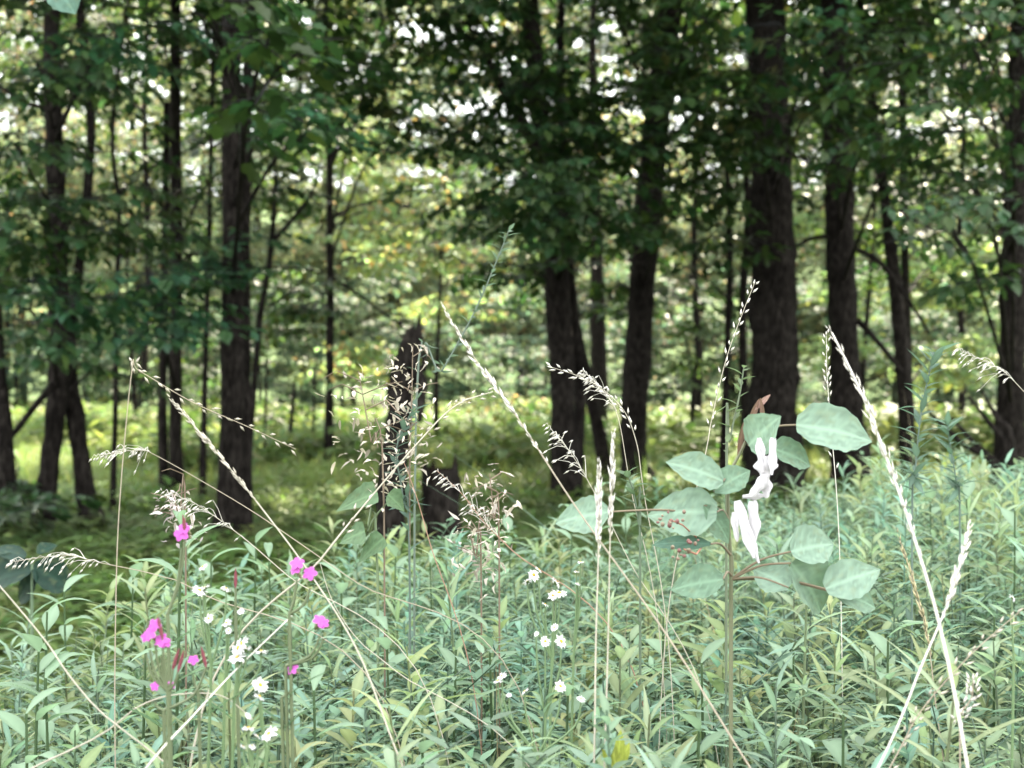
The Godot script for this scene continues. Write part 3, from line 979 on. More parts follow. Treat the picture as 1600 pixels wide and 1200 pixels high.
	# leafy boughs in the picture: tree, x, y, half width, half height, depth, density, tone, leaf size
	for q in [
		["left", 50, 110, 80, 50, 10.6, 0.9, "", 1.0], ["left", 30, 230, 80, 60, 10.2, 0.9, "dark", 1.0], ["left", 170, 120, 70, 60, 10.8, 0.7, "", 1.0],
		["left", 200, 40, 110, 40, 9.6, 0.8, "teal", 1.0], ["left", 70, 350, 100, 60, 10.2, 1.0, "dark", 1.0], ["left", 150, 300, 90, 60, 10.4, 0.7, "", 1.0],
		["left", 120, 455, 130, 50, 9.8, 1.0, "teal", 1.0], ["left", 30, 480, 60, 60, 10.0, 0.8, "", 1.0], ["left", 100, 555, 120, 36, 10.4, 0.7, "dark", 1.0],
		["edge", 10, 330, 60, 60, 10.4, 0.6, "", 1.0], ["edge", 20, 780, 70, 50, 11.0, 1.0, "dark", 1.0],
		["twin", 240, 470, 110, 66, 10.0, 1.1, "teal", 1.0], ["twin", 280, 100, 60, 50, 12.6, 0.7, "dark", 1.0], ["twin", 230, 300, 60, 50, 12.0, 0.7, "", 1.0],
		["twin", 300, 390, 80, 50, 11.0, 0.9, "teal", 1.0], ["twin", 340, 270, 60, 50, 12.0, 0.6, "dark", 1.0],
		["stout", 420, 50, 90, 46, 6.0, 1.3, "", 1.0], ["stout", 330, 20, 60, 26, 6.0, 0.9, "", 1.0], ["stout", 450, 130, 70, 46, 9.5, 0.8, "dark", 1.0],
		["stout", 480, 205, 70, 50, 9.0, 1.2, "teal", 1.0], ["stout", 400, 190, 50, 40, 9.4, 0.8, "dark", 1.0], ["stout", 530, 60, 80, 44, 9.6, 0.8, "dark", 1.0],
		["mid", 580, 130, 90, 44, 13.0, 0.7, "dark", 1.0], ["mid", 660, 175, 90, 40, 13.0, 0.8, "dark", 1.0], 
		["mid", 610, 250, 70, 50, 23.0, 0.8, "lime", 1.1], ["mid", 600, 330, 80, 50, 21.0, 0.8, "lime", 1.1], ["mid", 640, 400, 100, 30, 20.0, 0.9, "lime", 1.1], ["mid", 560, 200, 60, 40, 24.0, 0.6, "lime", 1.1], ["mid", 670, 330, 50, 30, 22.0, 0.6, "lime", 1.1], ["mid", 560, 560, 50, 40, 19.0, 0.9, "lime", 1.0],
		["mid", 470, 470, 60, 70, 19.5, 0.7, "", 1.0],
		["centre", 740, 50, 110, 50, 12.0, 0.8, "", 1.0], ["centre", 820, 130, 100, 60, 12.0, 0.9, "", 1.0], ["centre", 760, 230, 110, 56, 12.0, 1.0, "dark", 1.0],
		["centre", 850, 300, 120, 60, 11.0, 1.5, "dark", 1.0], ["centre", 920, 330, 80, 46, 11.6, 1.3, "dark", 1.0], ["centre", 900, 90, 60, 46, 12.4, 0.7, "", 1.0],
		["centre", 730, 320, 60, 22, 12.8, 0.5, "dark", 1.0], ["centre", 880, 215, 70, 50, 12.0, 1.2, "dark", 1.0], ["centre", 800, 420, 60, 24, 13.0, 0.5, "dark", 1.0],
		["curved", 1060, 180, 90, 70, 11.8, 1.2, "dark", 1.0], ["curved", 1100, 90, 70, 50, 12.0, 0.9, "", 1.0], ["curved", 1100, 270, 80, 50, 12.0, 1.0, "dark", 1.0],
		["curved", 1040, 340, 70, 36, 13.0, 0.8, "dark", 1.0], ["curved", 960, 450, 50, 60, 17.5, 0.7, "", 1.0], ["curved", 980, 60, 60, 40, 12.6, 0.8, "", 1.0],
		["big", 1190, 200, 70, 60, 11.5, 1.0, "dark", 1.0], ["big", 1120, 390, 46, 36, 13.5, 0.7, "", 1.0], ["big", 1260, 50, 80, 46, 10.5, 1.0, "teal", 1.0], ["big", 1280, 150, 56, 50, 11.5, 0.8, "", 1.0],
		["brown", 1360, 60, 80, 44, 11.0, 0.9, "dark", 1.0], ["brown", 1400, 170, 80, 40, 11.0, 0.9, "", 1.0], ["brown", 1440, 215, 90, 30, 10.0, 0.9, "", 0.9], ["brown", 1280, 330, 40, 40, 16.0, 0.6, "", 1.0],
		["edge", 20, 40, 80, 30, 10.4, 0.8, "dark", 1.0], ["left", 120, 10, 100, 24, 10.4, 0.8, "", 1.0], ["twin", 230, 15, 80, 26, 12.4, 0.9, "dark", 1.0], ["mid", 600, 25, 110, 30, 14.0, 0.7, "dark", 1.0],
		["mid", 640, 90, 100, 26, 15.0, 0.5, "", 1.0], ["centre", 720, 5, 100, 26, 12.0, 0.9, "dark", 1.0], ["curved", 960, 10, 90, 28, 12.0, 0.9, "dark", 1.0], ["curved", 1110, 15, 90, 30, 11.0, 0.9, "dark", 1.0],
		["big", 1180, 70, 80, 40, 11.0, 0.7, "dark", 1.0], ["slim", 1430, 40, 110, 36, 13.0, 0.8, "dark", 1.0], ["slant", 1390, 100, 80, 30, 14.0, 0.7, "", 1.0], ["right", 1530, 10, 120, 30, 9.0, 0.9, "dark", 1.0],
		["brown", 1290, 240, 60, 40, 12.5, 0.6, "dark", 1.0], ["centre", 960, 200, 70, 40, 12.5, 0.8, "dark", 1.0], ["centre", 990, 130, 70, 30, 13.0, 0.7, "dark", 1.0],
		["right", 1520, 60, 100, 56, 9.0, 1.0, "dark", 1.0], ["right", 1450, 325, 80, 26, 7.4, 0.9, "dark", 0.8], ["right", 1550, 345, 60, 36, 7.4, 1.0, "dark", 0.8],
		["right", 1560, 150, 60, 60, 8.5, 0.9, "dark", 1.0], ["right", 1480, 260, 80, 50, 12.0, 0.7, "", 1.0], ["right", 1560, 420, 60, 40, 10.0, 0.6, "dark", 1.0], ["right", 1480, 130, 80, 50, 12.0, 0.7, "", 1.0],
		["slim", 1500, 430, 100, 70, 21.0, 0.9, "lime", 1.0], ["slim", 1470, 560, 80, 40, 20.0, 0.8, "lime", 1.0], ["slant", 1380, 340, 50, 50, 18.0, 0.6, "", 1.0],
	]:
		bough(q[0], q[1], q[2], q[3], q[4], q[5], q[6], q[7], q[8])
	# thinner leaf layers farther back between the trunks
	var back := [["whip", 15.0], ["pole", 15.5], ["twin", 16.0], ["mid", 18.5], ["mid", 21.0], ["centre", 15.5], ["pale", 24.0], ["curved", 17.5], ["glade_b", 27.0], ["slant", 17.5], ["slim", 18.5], ["right", 16.5], ["left", 13.5], ["glade_c", 29.0], ["glade_d", 29.0]]
	for i in 64:
		var x := 12.0 + 1600.0 * fmod(i * 0.6180339, 1.0)
		var y := rnd(15, 470)
		if x > 500.0 and x < 710.0 and y > 150.0:
			continue
		var best: Array = back[0]
		for q in back:
			if absf(at(x, 600, q[1]).x - trees[q[0]].root.x) < absf(at(x, 600, best[1]).x - trees[best[0]].root.x):
				best = q
		bough(best[0], x, y, rnd(50, 100), rnd(16, 34), best[1] + rnd(-0.8, 0.8), rnd(0.35, 0.7), "dark" if i % 3 else "", 1.0)
	finish_trees()
	# the broken snag and the stump
	R.seed = 301
	var p := at(606, 600, 10.4)
	p.y = 0
	var snag := thing("broken_snag", "broken dead trunk with slanting pointed top, left of the stump", "dead tree", p)
	var b := Buf.new()
	var pts := []
	var rad := []
	for q in [[606, 900, 54], [610, 800, 46], [618, 700, 42], [628, 600, 38], [637, 548, 33], [643, 524, 22], [646, 512, 8]]:
		pts.append(at(q[0], q[1], 10.4) - p)
		rad.append(q[2] * 0.5 / F * 10.4)
	b.tube(curve(pts, 6), ramp(rad, 6), 14, Color(2.5, 2.1, 1.85), true, 0.3, lumpy)
	part("trunk", b, M.bark, snag)
	b = Buf.new()
	b.tube([at(644, 560, 10.3) - p, at(660, 600, 10.25) - p, at(656, 660, 10.25) - p], [0.03, 0.05, 0.02], 8, Color(2.2, 1.3, 1.1), true, 0.3, lumpy)
	part("bark_flap", b, M.bark, snag)
	for q in [[652, 560, 656, 488, 0.045], [640, 560, 646, 505, 0.04], [626, 590, 624, 545, 0.04], [660, 580, 668, 540, 0.03]]:
		var sp := Buf.new()
		var a0 := at(q[0], q[1], 10.36) - p
		var a1 := at(q[2], q[3], 10.4) - p
		sp.tube([a0, a0.lerp(a1, 0.5), a1], [q[4], q[4] * 0.7, 0.004], 7, Color(1.7, 1.3, 1.1), true, 0.4, lumpy)
		part("splinter", sp, M.bark, snag)
	p = at(688, 600, 10.6)
	p.y = 0
	var stump := thing("tree_stump", "dark hollow tree stump with two upright splinters", "stump", p)
	b = Buf.new()
	var top := 0.66
	b.tube(curve([Vector3(0, -0.1, 0), Vector3(0, 0.15, 0), Vector3(0, 0.4, 0), Vector3(0, top, 0)], 5), ramp([0.19, 0.155, 0.14, 0.138], 5), 18, Color(2.2, 1.4, 1.1), false, 0.22, lumpy)
	b.tube(curve([Vector3(0, top, 0), Vector3(0, top - 0.15, 0), Vector3(0, top - 0.3, 0)], 3), ramp([0.136, 0.1, 0.02], 3), 18, Color(0.6, 0.5, 0.4), true, 0.2, lumpy)
	part("stump_wood", b, M.bark, stump)
	for q in [[0.11, 0.04, 0.05, 0.12, 0.03], [-0.05, 0.10, 0.02, 0.07, 0.025], [-0.12, -0.02, 0.0, 0.05, 0.025]]:
		var sp := Buf.new()
		sp.tube([Vector3(q[0], top - 0.1, q[1]), Vector3(q[0], top + 0.02, q[1]), Vector3(q[0] + 0.005, top + q[3], q[1])], [q[4], q[4] * 0.9, 0.004], 6, Color(1.1, 0.9, 0.8), true, 0.2, lumpy)
		part("splinter", sp, M.bark, stump)
	# fallen branches on the right
	var fall := [[[1486, 652], [1520, 690], [1566, 740]], [[1512, 618], [1545, 660], [1575, 708]], [[1534, 610], [1556, 650], [1580, 690]], [[1448, 640], [1500, 690], [1552, 730]]]
	var names := ["dark dead branch lying lowest against the right edge tree", "dead branch leaning on the right edge tree, upper of a pair", "short dead branch closest to the right edge trunk", "long dead branch reaching from tall weeds to the right edge tree"]
	for i in fall.size():
		var q0 := at(fall[i][2][0], fall[i][2][1], 12.5)
		q0.y = 0.0
		var node := thing("fallen_branch", names[i], "branch", q0, "dead branches leaning at the right edge tree")
		var line := [Vector3(0, 0, 0)]
		for j in [2, 1, 0]:
			line.append(at(fall[i][j][0], fall[i][j][1], 12.5 - 0.1 * j) - q0)
		b = Buf.new()
		b.tube(curve(line, 5), ramp([0.03, 0.03, 0.024, 0.012], 5), 6, Color.WHITE, true, 0.2, lumpy)
		part("wood", b, M.bark, node)

func woods() -> void:
	R.seed = 500
	var k := 0
	# understorey in the glade
	for q in [[-4.6, 23, 3.4, 1.3, 70, ""], [-7.2, 27, 4.4, 1.6, 110, ""], [-1.4, 26, 5.0, 1.7, 130, "lime"], [0.6, 30, 2.6, 1.6, 90, "grey"], [3.1, 24, 3.2, 1.2, 70, ""], [6.4, 26, 5.6, 1.9, 150, "lime"], [8.4, 23, 4.6, 1.6, 120, "lime"], [2.0, 33, 4.2, 1.8, 110, "grey"]]:
		far_tree("glade_sapling", ["leafy sapling in the glade behind the forked tree", "leafy sapling at the back left of the glade", "sunlit sapling glowing yellow behind the slim straight tree", "low grey-green bushy sapling behind the stump", "leafy sapling seen between the dark trunks right of centre", "sunlit sapling behind the slanting trunk", "sunlit sapling by the right edge of the glade", "grey-green sapling at the back of the glade"][k], "saplings in the glade", Vector3(q[0], 0, -q[1]), q[2], q[3], 0.6, q[4], q[5], 1.0, k)
		k += 1
	for i in 12:
		var x := -17.5 + i * 3.2 + rnd(-0.8, 0.8)
		var at_ := Vector3(x, 0, -rnd(38, 43))
		far_tree("glade_shrub", seen_between(at_, "grey-green shrub across the glade"), "shrubs along the far edge of the glade", at_, rnd(2.4, 5.2), rnd(1.6, 2.3), 0.2, 210, "grey", 1.1, i)
	for i in 13:
		var x := -20.0 + i * 3.4 + rnd(-1.0, 1.0)
		var at_ := Vector3(x, 0, -rnd(45, 50))
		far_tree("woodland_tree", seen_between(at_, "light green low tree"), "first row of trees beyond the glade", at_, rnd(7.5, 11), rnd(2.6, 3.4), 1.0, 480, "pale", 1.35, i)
	for i in 13:
		var x := -24.0 + i * 4.0 + rnd(-1.2, 1.2)
		var at_ := Vector3(x, 0, -rnd(54, 61))
		far_tree("woodland_tree", seen_between(at_, "tall tree paled by haze"), "second row of trees beyond the glade", at_, rnd(18, 23), rnd(3.6, 4.6), 2.0, 620, "pale", 1.85, i + 1)
	for i in 13:
		var x := -30.0 + i * 5.0 + rnd(-1.5, 1.5)
		var at_ := Vector3(x, 0, -rnd(66, 78))
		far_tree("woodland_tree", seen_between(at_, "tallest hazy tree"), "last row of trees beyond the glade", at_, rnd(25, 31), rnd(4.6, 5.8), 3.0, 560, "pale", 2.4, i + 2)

func scatter(called: String, label: String, category: String, meshes: Array, mat: Material, n: int, pick: Callable) -> void:
	var lots := []
	var tones := []
	for m in meshes:
		lots.append([])
		tones.append([])
	for i in n:
		var got = pick.call(i)
		if got == null:
			continue
		var k := R.randi_range(0, meshes.size() - 1)
		lots[k].append(got[0])
		tones[k].append(got[1])
	for k in meshes.size():
		if lots[k].size():
			tag(many(called, meshes[k], mat, self, lots[k], tones[k]), label, category)

func floor_cover() -> void:
	var herbs := []
	for k in 4:
		herbs.append(ground_herb(800 + k, 34, 0.12, Color(0.08, 0.12, 0.042)).mesh())
	var tufts := []
	for k in 3:
		tufts.append(tuft(820 + k, 26, 0.42, 0.011, 0.5, Color(0.125, 0.16, 0.06)).mesh())
	R.seed = 840
	scatter("forest_floor_herbs", "low green herbs covering the floor under the trees", "ground cover", herbs, M.floor_plant, 5200, func(_i):
		var d := sqrt(rnd(4.5 * 4.5, 22.0 * 22.0))
		var x := rnd(-0.42, 0.42) * d
		var s := rnd(0.7, 1.5)
		var low := 0.62 if d < 13.0 else 1.0
		return [Transform3D(Basis(Vector3.UP, rnd(0, TAU)).scaled(Vector3(s, s * low * rnd(0.6, 1.1), s)), Vector3(x, 0, -d)), Color(rnd(0.9, 1.35), rnd(1.0, 1.4), 0.95)])
	scatter("glade_herbs", "low leafy herbs in the sunlit glade behind the trees", "ground cover", herbs, M.floor_plant, 7000, func(_i):
		var d := sqrt(rnd(17.0 * 17.0, 46.0 * 46.0))
		var x := rnd(-0.42, 0.42) * d
		var s := rnd(0.8, 1.5) + 2.2 * smoothstep(0.05, 0.4, lumpy.get_noise_2d(x * 0.35, d * 0.22))
		return [Transform3D(Basis(Vector3.UP, rnd(0, TAU)).scaled(Vector3(s, s * rnd(0.6, 1.1), s)), Vector3(x, 0, -d)), Color(rnd(0.9, 1.5), rnd(1.0, 1.35), 1.0)])
	scatter("glade_grass", "light green grass in the sunlit glade behind the trees", "grass", tufts, M.floor_plant, 6500, func(_i):
		var d := sqrt(rnd(15.0 * 15.0, 46.0 * 46.0))
		var x := rnd(-0.42, 0.42) * d
		var s := rnd(0.7, 1.5)
		return [Transform3D(Basis(Vector3.UP, rnd(0, TAU)).scaled(Vector3(s, s, s)), Vector3(x, 0, -d)), Color(rnd(0.9, 1.4), rnd(1.0, 1.3), 1.0)])

# how high the meadow grows at a place, and where it ends
func meadow_top(x: float, d: float) -> float:
	var u := x / d * F + 800.0
	var h := 0.90
	if u > 1250.0:
		h += clampf((u - 1200.0) / 250.0, 0, 1) * clampf((d - 1.8) / 1.2, 0, 1) * 0.13
	if u < 280.0:
		h -= 0.07
	return h

func meadow_end(x: float, d: float) -> float:
	var u := x / d * F + 800.0
	if u < 260.0:
		return 2.6
	if u < 520.0:
		return 3.0
	if u < 1050.0:
		return 3.4
	return 4.6

func meadow() -> void:
	var hue := Color(0.19, 0.262, 0.186)
	var forbs := []
	for k in 7:
		var size: Array = [[0.07, 0.011], [0.09, 0.012], [0.105, 0.015], [0.11, 0.0075], [0.13, 0.0085], [0.05, 0.010], [0.08, 0.006]][k]
		forbs.append(forb(900 + k, 42 if k != 5 else 60, size[0], size[1], Color(hue.r * (0.88 + 0.06 * (k * 3 % 7)), hue.g, hue.b * (1.1 - 0.06 * (k * 3 % 7))), 0.38).mesh())
	var bushy := []
	for k in 2:
		bushy.append(small_leaf(930 + k, 110, 0.034, Color(0.18, 0.255, 0.182)).mesh())
	var tall := []
	for k in 3:
		tall.append(tuft(940 + k, 16, 0.98, [0.008, 0.0055, 0.004][k], 0.4, Color(0.185, 0.255, 0.185)).mesh())
	var dry := []
	for k in 2:
		dry.append(tuft(950 + k, 4, 1.0, 0.0026, 0.5, Color(0.36, 0.29, 0.19)).mesh())
	var pick := func(near: float, tall_: float, spread: float) -> Variant:
		var d := sqrt(rnd(near * near, 4.6 * 4.6))
		var x := rnd(-0.40, 0.40) * d
		if d > meadow_end(x, d) + rnd(-0.25, 0.1):
			return null
		var h := meadow_top(x, d) * tall_ + R.randfn(0, spread)
		var s := rnd(0.85, 1.15)
		var k := rnd(0.85, 1.2)
		return [Transform3D(Basis(Vector3.UP, rnd(0, TAU)) * Basis(Vector3(1, 0, 0), rnd(-0.08, 0.08)) * Basis.from_scale(Vector3(s, h, s)), Vector3(x, 0, -d)), Color(k * rnd(0.9, 1.08), k, k * rnd(0.92, 1.1))]
	R.seed = 960
	scatter("meadow_weeds", "lance-leaved green weeds filling the meadow in front of the trees", "weeds", forbs, M.weed, 2100, func(_i): return pick.call(1.1, 0.97, 0.06))
	scatter("fine_meadow_weeds", "small-leaved bushy weeds among the meadow plants", "weeds", bushy, M.weed, 1100, func(_i): return pick.call(1.1, 0.95, 0.05))
	scatter("meadow_grass", "blue-green arching grass blades among the meadow weeds", "grass", tall, M.weed, 650, func(_i): return pick.call(1.1, 0.95, 0.06))
	scatter("dry_meadow_grass", "thin dead tan grass stems mixed through the meadow weeds", "dry grass", dry, M.straw, 230, func(_i): return pick.call(1.1, 1.0, 0.06))
	# grass between the meadow and the trees on the right
	scatter("bank_grass", "long grass in front of the thickest trees", "grass", tall, M.weed, 330, func(_i):
		var d := rnd(4.0, 9.5)
		var x := rnd(0.10, 0.42) * d
		var s := rnd(0.8, 1.1)
		return [Transform3D(Basis(Vector3.UP, rnd(0, TAU)).scaled(Vector3(s, s * rnd(0.55, 0.8), s)), Vector3(x, 0, -d)), Color(0.9, 0.95, 0.9)])
	for q in [[1290, 870, 2.7, "tuft of long arching grass at the foot of the thickest trunk"], [1345, 880, 2.9, "tuft of long arching grass in front of the brownish trunk"], [1450, 900, 2.6, "tuft of long upright grass in front of the slanting trunk"], [1560, 900, 2.5, "tuft of long grass in front of the right edge tree"], [40, 1060, 1.8, "tuft of long grass at the left edge of the meadow"], [585, 1000, 1.9, "tuft of grass blades between the slanting stalk and the central white flowers"]]:
		var f := at(q[0], q[1], q[2])
		var node := thing("grass_tuft", q[3], "grass", Vector3(f.x, 0, f.z), "tufts of long grass")
		for i in 11:
			var bb := Buf.new()
			var a := rnd(0, TAU)
			var kk := rnd(0.85, 1.15)
			bb.leaf(Vector3(rnd(-0.03, 0.03), 0, rnd(-0.03, 0.03)), Vector3(cos(a) * 0.3, 1, sin(a) * 0.3), Vector3(-cos(a), 0.3, -sin(a)), (f.y + 0.3) * rnd(0.9, 1.3), rnd(0.006, 0.011), [0.6, 0.8, 0.95, 1.0, 0.95, 0.8, 0.6, 0.3, 0.0], rnd(0.7, 1.9), 0.3, Color(0.125 * kk, 0.18 * kk, 0.135 * kk))
			part("blade", bb, M.weed, node)
	# single weeds that stand out, each with its own leaves
	R.seed = 990
	var protos := []
	for k in 3:
		R.seed = 991 + k
		var node := Node3D.new()
		var st := Buf.new()
		st.tube(curve([Vector3.ZERO, Vector3(0.01, 0.5, 0), Vector3(0.02, 1.0, 0.01)], 5), ramp([0.0035, 0.003, 0.0014], 5), 5, Color(0.09, 0.14, 0.07))
		var sm := MeshInstance3D.new()
		sm.name = "stem"
		sm.mesh = st.mesh()
		sm.material_override = M.weed
		node.add_child(sm, true)
		for i in 15:
			var t := 0.6 + 0.4 * i / 14.0
			var a := i * 2.4 + rnd(-0.4, 0.4)
			var lb := Buf.new()
			var kk := rnd(0.85, 1.2)
			lb.leaf(Vector3(0.02 * t, t, 0.01 * t), Vector3(cos(a), lerpf(0.25, 1.2, pow((t - 0.6) / 0.4, 2)), sin(a)), Vector3.UP, rnd(0.075, 0.11) * (1.0 - 0.3 * pow((t - 0.6) / 0.4, 4)), rnd(0.016, 0.026), [0.15, 0.55, 0.9, 1.0, 0.85, 0.55, 0.25, 0.0], rnd(0.4, 1.2), 0.3, Color(hue.r * kk, hue.g * kk, hue.b * kk), 0.25)
			var lm := MeshInstance3D.new()
			lm.name = "leaf"
			lm.mesh = lb.mesh()
			lm.material_override = M.weed
			node.add_child(lm, true)
		protos.append(node)
	var spots := [[255, 822, 1.75], [120, 925, 2.3], [190, 905, 2.3], [60, 960, 2.0], [330, 880, 2.4], [390, 850, 2.5], [440, 870, 2.5], [540, 900, 2.4], [600, 870, 2.7], [690, 880, 2.6], [760, 850, 2.8], [810, 830, 2.9], [880, 800, 3.0], [920, 770, 3.1], [990, 770, 3.1], [1400, 800, 2.8], [1460, 760, 2.9], [1530, 780, 2.6], [1590, 800, 2.4], [100, 1060, 1.7], [30, 1020, 1.7], [200, 1010, 1.8], [620, 980, 1.9], [700, 1020, 1.8], [780, 980, 1.9], [1020, 960, 2.0], [1120, 1040, 1.7], [1250, 1020, 1.8], [1390, 1000, 1.8], [1540, 960, 1.9], [520, 1080, 1.6], [860, 1090, 1.6], [1300, 1110, 1.5], [60, 1120, 1.5], [660, 1130, 1.5], [1060, 1140, 1.5]]
	for i in spots.size():
		var q: Array = spots[i]
		var tip := at(q[0], q[1], q[2])
		var c: Node3D = protos[i % 3].duplicate()
		c.name = numbered("leafy_weed")
		add_child(c, true)
		c.transform = Transform3D(Basis(Vector3.UP, rnd(0, TAU)) * Basis.from_scale(Vector3(1, tip.y, 1)), Vector3(tip.x, 0, tip.z))
		tag(c, seen_beside(q[0], q[1], "leafy green weed"), "weed", "leafy weeds standing out of the meadow")
	for p in protos:
		p.free()

func stalks() -> void:
	R.seed = 1100
	var straw := Color(0.43, 0.39, 0.33)
	var white := Color(0.60, 0.565, 0.53)
	var tan := Color(0.34, 0.29, 0.23)
	var red := Color(0.34, 0.20, 0.15)
	stalk("grass_stalk", "thick white grass stalk with a dense seed head beside the large round leaf", [[1512, 1200], [1470, 985], [1425, 830], [1385, 715], [1345, 612], [1300, 520]], 1.25, 1.35, 0.0062, "spike", 0.58, white, white)
	stalk("grass_stalk", "white grass stalk leaning right that crosses the thick one", [[1372, 1200], [1440, 1040], [1480, 945], [1500, 880], [1514, 828]], 1.2, 1.3, 0.0038, "spike", 0.68, white, white)
	stalk("grass_stalk", "long straw-coloured stalk slanting across the centre with a fluffy seed head", [[1172, 1200], [1040, 990], [905, 800], [810, 655], [745, 565], [694, 484]], 1.3, 1.5, 0.0036, "spike", 0.70, tan, white)
	stalk("grass_stalk", "upright straw stalk, left of the close pair in the centre", [[928, 1200], [931, 1000], [935, 860], [936, 735]], 1.3, 1.35, 0.0038, "spike", 0.84, straw, white)
	stalk("grass_stalk", "upright straw stalk, right of the close pair in the centre", [[944, 1200], [950, 1000], [953, 850], [958, 690]], 1.33, 1.36, 0.0036, "spike", 0.86, straw, white)
	stalk("grass_stalk", "long straw stalk slanting past the pink flowers to a pointed tip", [[630, 1200], [560, 1020], [480, 890], [390, 770], [320, 685], [270, 626]], 1.35, 1.5, 0.0034, "spike", 0.74, straw, straw)
	stalk("grass_stalk", "thin yellowish stalk folded at the top with a nodding seed head", [[180, 1190], [180, 1000], [186, 800], [206, 580], [218, 580], [300, 628], [390, 668], [462, 702]], 1.5, 1.55, 0.0024, "loose", 0.62, tan, straw)
	stalk("grass_stalk", "white broken stalk at the lower left leading up to the white flowers", [[228, 1200], [300, 1120], [370, 1045], [456, 962]], 1.2, 1.35, 0.0040, "", 0.7, white, white)
	stalk("grass_stalk", "arching straw stalk in the centre that bends over towards the fluffy seed head", [[500, 875], [560, 800], [650, 695], [710, 635], [770, 612]], 1.5, 1.6, 0.0042, "loose", 0.5, straw, straw)
	stalk("grass_stalk", "straw stalk at the lower left leaning in from the left edge", [[140, 1095], [70, 1000], [0, 916], [-40, 870]], 1.3, 1.35, 0.0030, "", 0.7, straw, straw)
	stalk("grass_stalk", "bowed stalk with a pale nodding panicle above the dark hollow on the left", [[320, 930], [250, 900], [160, 880], [100, 868], [20, 878]], 1.6, 1.6, 0.0022, "panicle", 0.72, tan, white)
	stalk("grass_stalk", "thin stalk crossing the stout double trunk with a pale head at its upper end", [[560, 912], [470, 850], [380, 790], [250, 715], [215, 704], [155, 712]], 1.6, 1.65, 0.0020, "panicle", 0.80, tan, white)
	stalk("grass_stalk", "slim upright spike beside the thickest trunk", [[1100, 720], [1112, 655], [1135, 560], [1160, 490], [1180, 440]], 1.7, 1.75, 0.0022, "loose", 0.55, straw, white)
	stalk("grass_stalk", "brown dry stalk at the right edge leaning left at its foot", [[1390, 1200], [1440, 1110], [1520, 1020], [1600, 950]], 1.3, 1.3, 0.0030, "loose", 0.5, tan, straw)
	stalk("grass_stalk", "curled pale stalk at the lower right next to the brown one", [[1500, 1170], [1500, 1120], [1518, 1090], [1520, 1060]], 1.3, 1.3, 0.0036, "loose", 0.6, tan, white)
	stalk("grass_stalk", "faded reddish seed head among the leaves right of the broad-leaved plant", [[1462, 1100], [1450, 1000], [1430, 920], [1405, 840]], 1.6, 1.6, 0.0028, "spike", 0.62, tan, Color(0.44, 0.383, 0.24))
	stalk("grass_stalk", "fine arching stalk with pale grains in front of the dark double trunk", [[1006, 770], [994, 690], [970, 635], [920, 595], [856, 572]], 1.7, 1.7, 0.0022, "loose", 0.62, straw, white)
	stalk("grass_stalk", "fine nodding stalk with pale grains beside the curved trunk", [[985, 760], [965, 650], [940, 610], [915, 582]], 1.75, 1.75, 0.0020, "panicle", 0.72, straw, white)
	stalk("grass_stalk", "reddish stem with small pale grains in front of the stump", [[800, 860], [760, 820], [720, 770], [682, 735]], 1.8, 1.8, 0.0028, "panicle", 0.6, red, white)
	stalk("grass_stalk", "reddish stem left of the stump", [[672, 850], [655, 790], [640, 745], [630, 720]], 1.8, 1.8, 0.0026, "", 0.6, red, white)
	stalk("grass_stalk", "curved pale blade at the lower left under the pink flowers", [[170, 1140], [215, 1105], [270, 1086], [345, 1087], [395, 1125]], 1.3, 1.3, 0.0032, "", 0.6, straw, white)
	stalk("grass_stalk", "pale stalk at the left crossing down to the meadow in the middle", [[620, 1050], [560, 1000], [520, 940], [500, 880]], 1.6, 1.6, 0.0024, "", 0.6, straw, white)
	stalk("grass_stalk", "faint straw stem in front of the dark double trunk", [[985, 880], [945, 800], [900, 720], [862, 672]], 1.7, 1.7, 0.0022, "panicle", 0.78, straw, white)
	stalk("grass_stalk", "straw stem at the right edge in front of the edge tree", [[1640, 660], [1600, 612], [1560, 575], [1500, 548]], 1.8, 1.8, 0.0022, "panicle", 0.75, straw, white)
	stalk("grass_stalk", "short white spike standing in for a sunlit sapling edge in front of the brownish trunk", [[1296, 640], [1292, 580], [1291, 518]], 1.9, 1.9, 0.0022, "loose", 0.5, white, white)  # a sapling edge caught by the sun, built as a white stalk
	stalk("grass_stalk", "thin crossed stalk at the left above the pink flower clusters", [[450, 900], [380, 840], [310, 790], [262, 770]], 1.65, 1.65, 0.0022, "panicle", 0.7, straw, white)
	# dry weeds
	dry_weed("dry weed with shrivelled pale leaves in front of the broken snag", [600, 800], [560, 580], 1.9, 110, 0.055, Color(0.44, 0.387, 0.33))
	dry_weed("dry weed with curled pale leaves rising over the broken snag", [640, 800], [645, 540], 2.0, 120, 0.04, Color(0.44, 0.388, 0.33))
	dry_weed("dry weed with pale curled leaves right of the stump", [780, 880], [765, 740], 1.9, 90, 0.04, Color(0.44, 0.388, 0.34))
	dry_weed("low dry weed with pale tangled leaves at the foot of the stump", [752, 910], [735, 835], 1.9, 70, 0.035, Color(0.44, 0.388, 0.35))
	dry_weed("small dry seed tangle in front of the twin trunks", [290, 850], [270, 770], 1.8, 60, 0.03, Color(0.44, 0.382, 0.38))

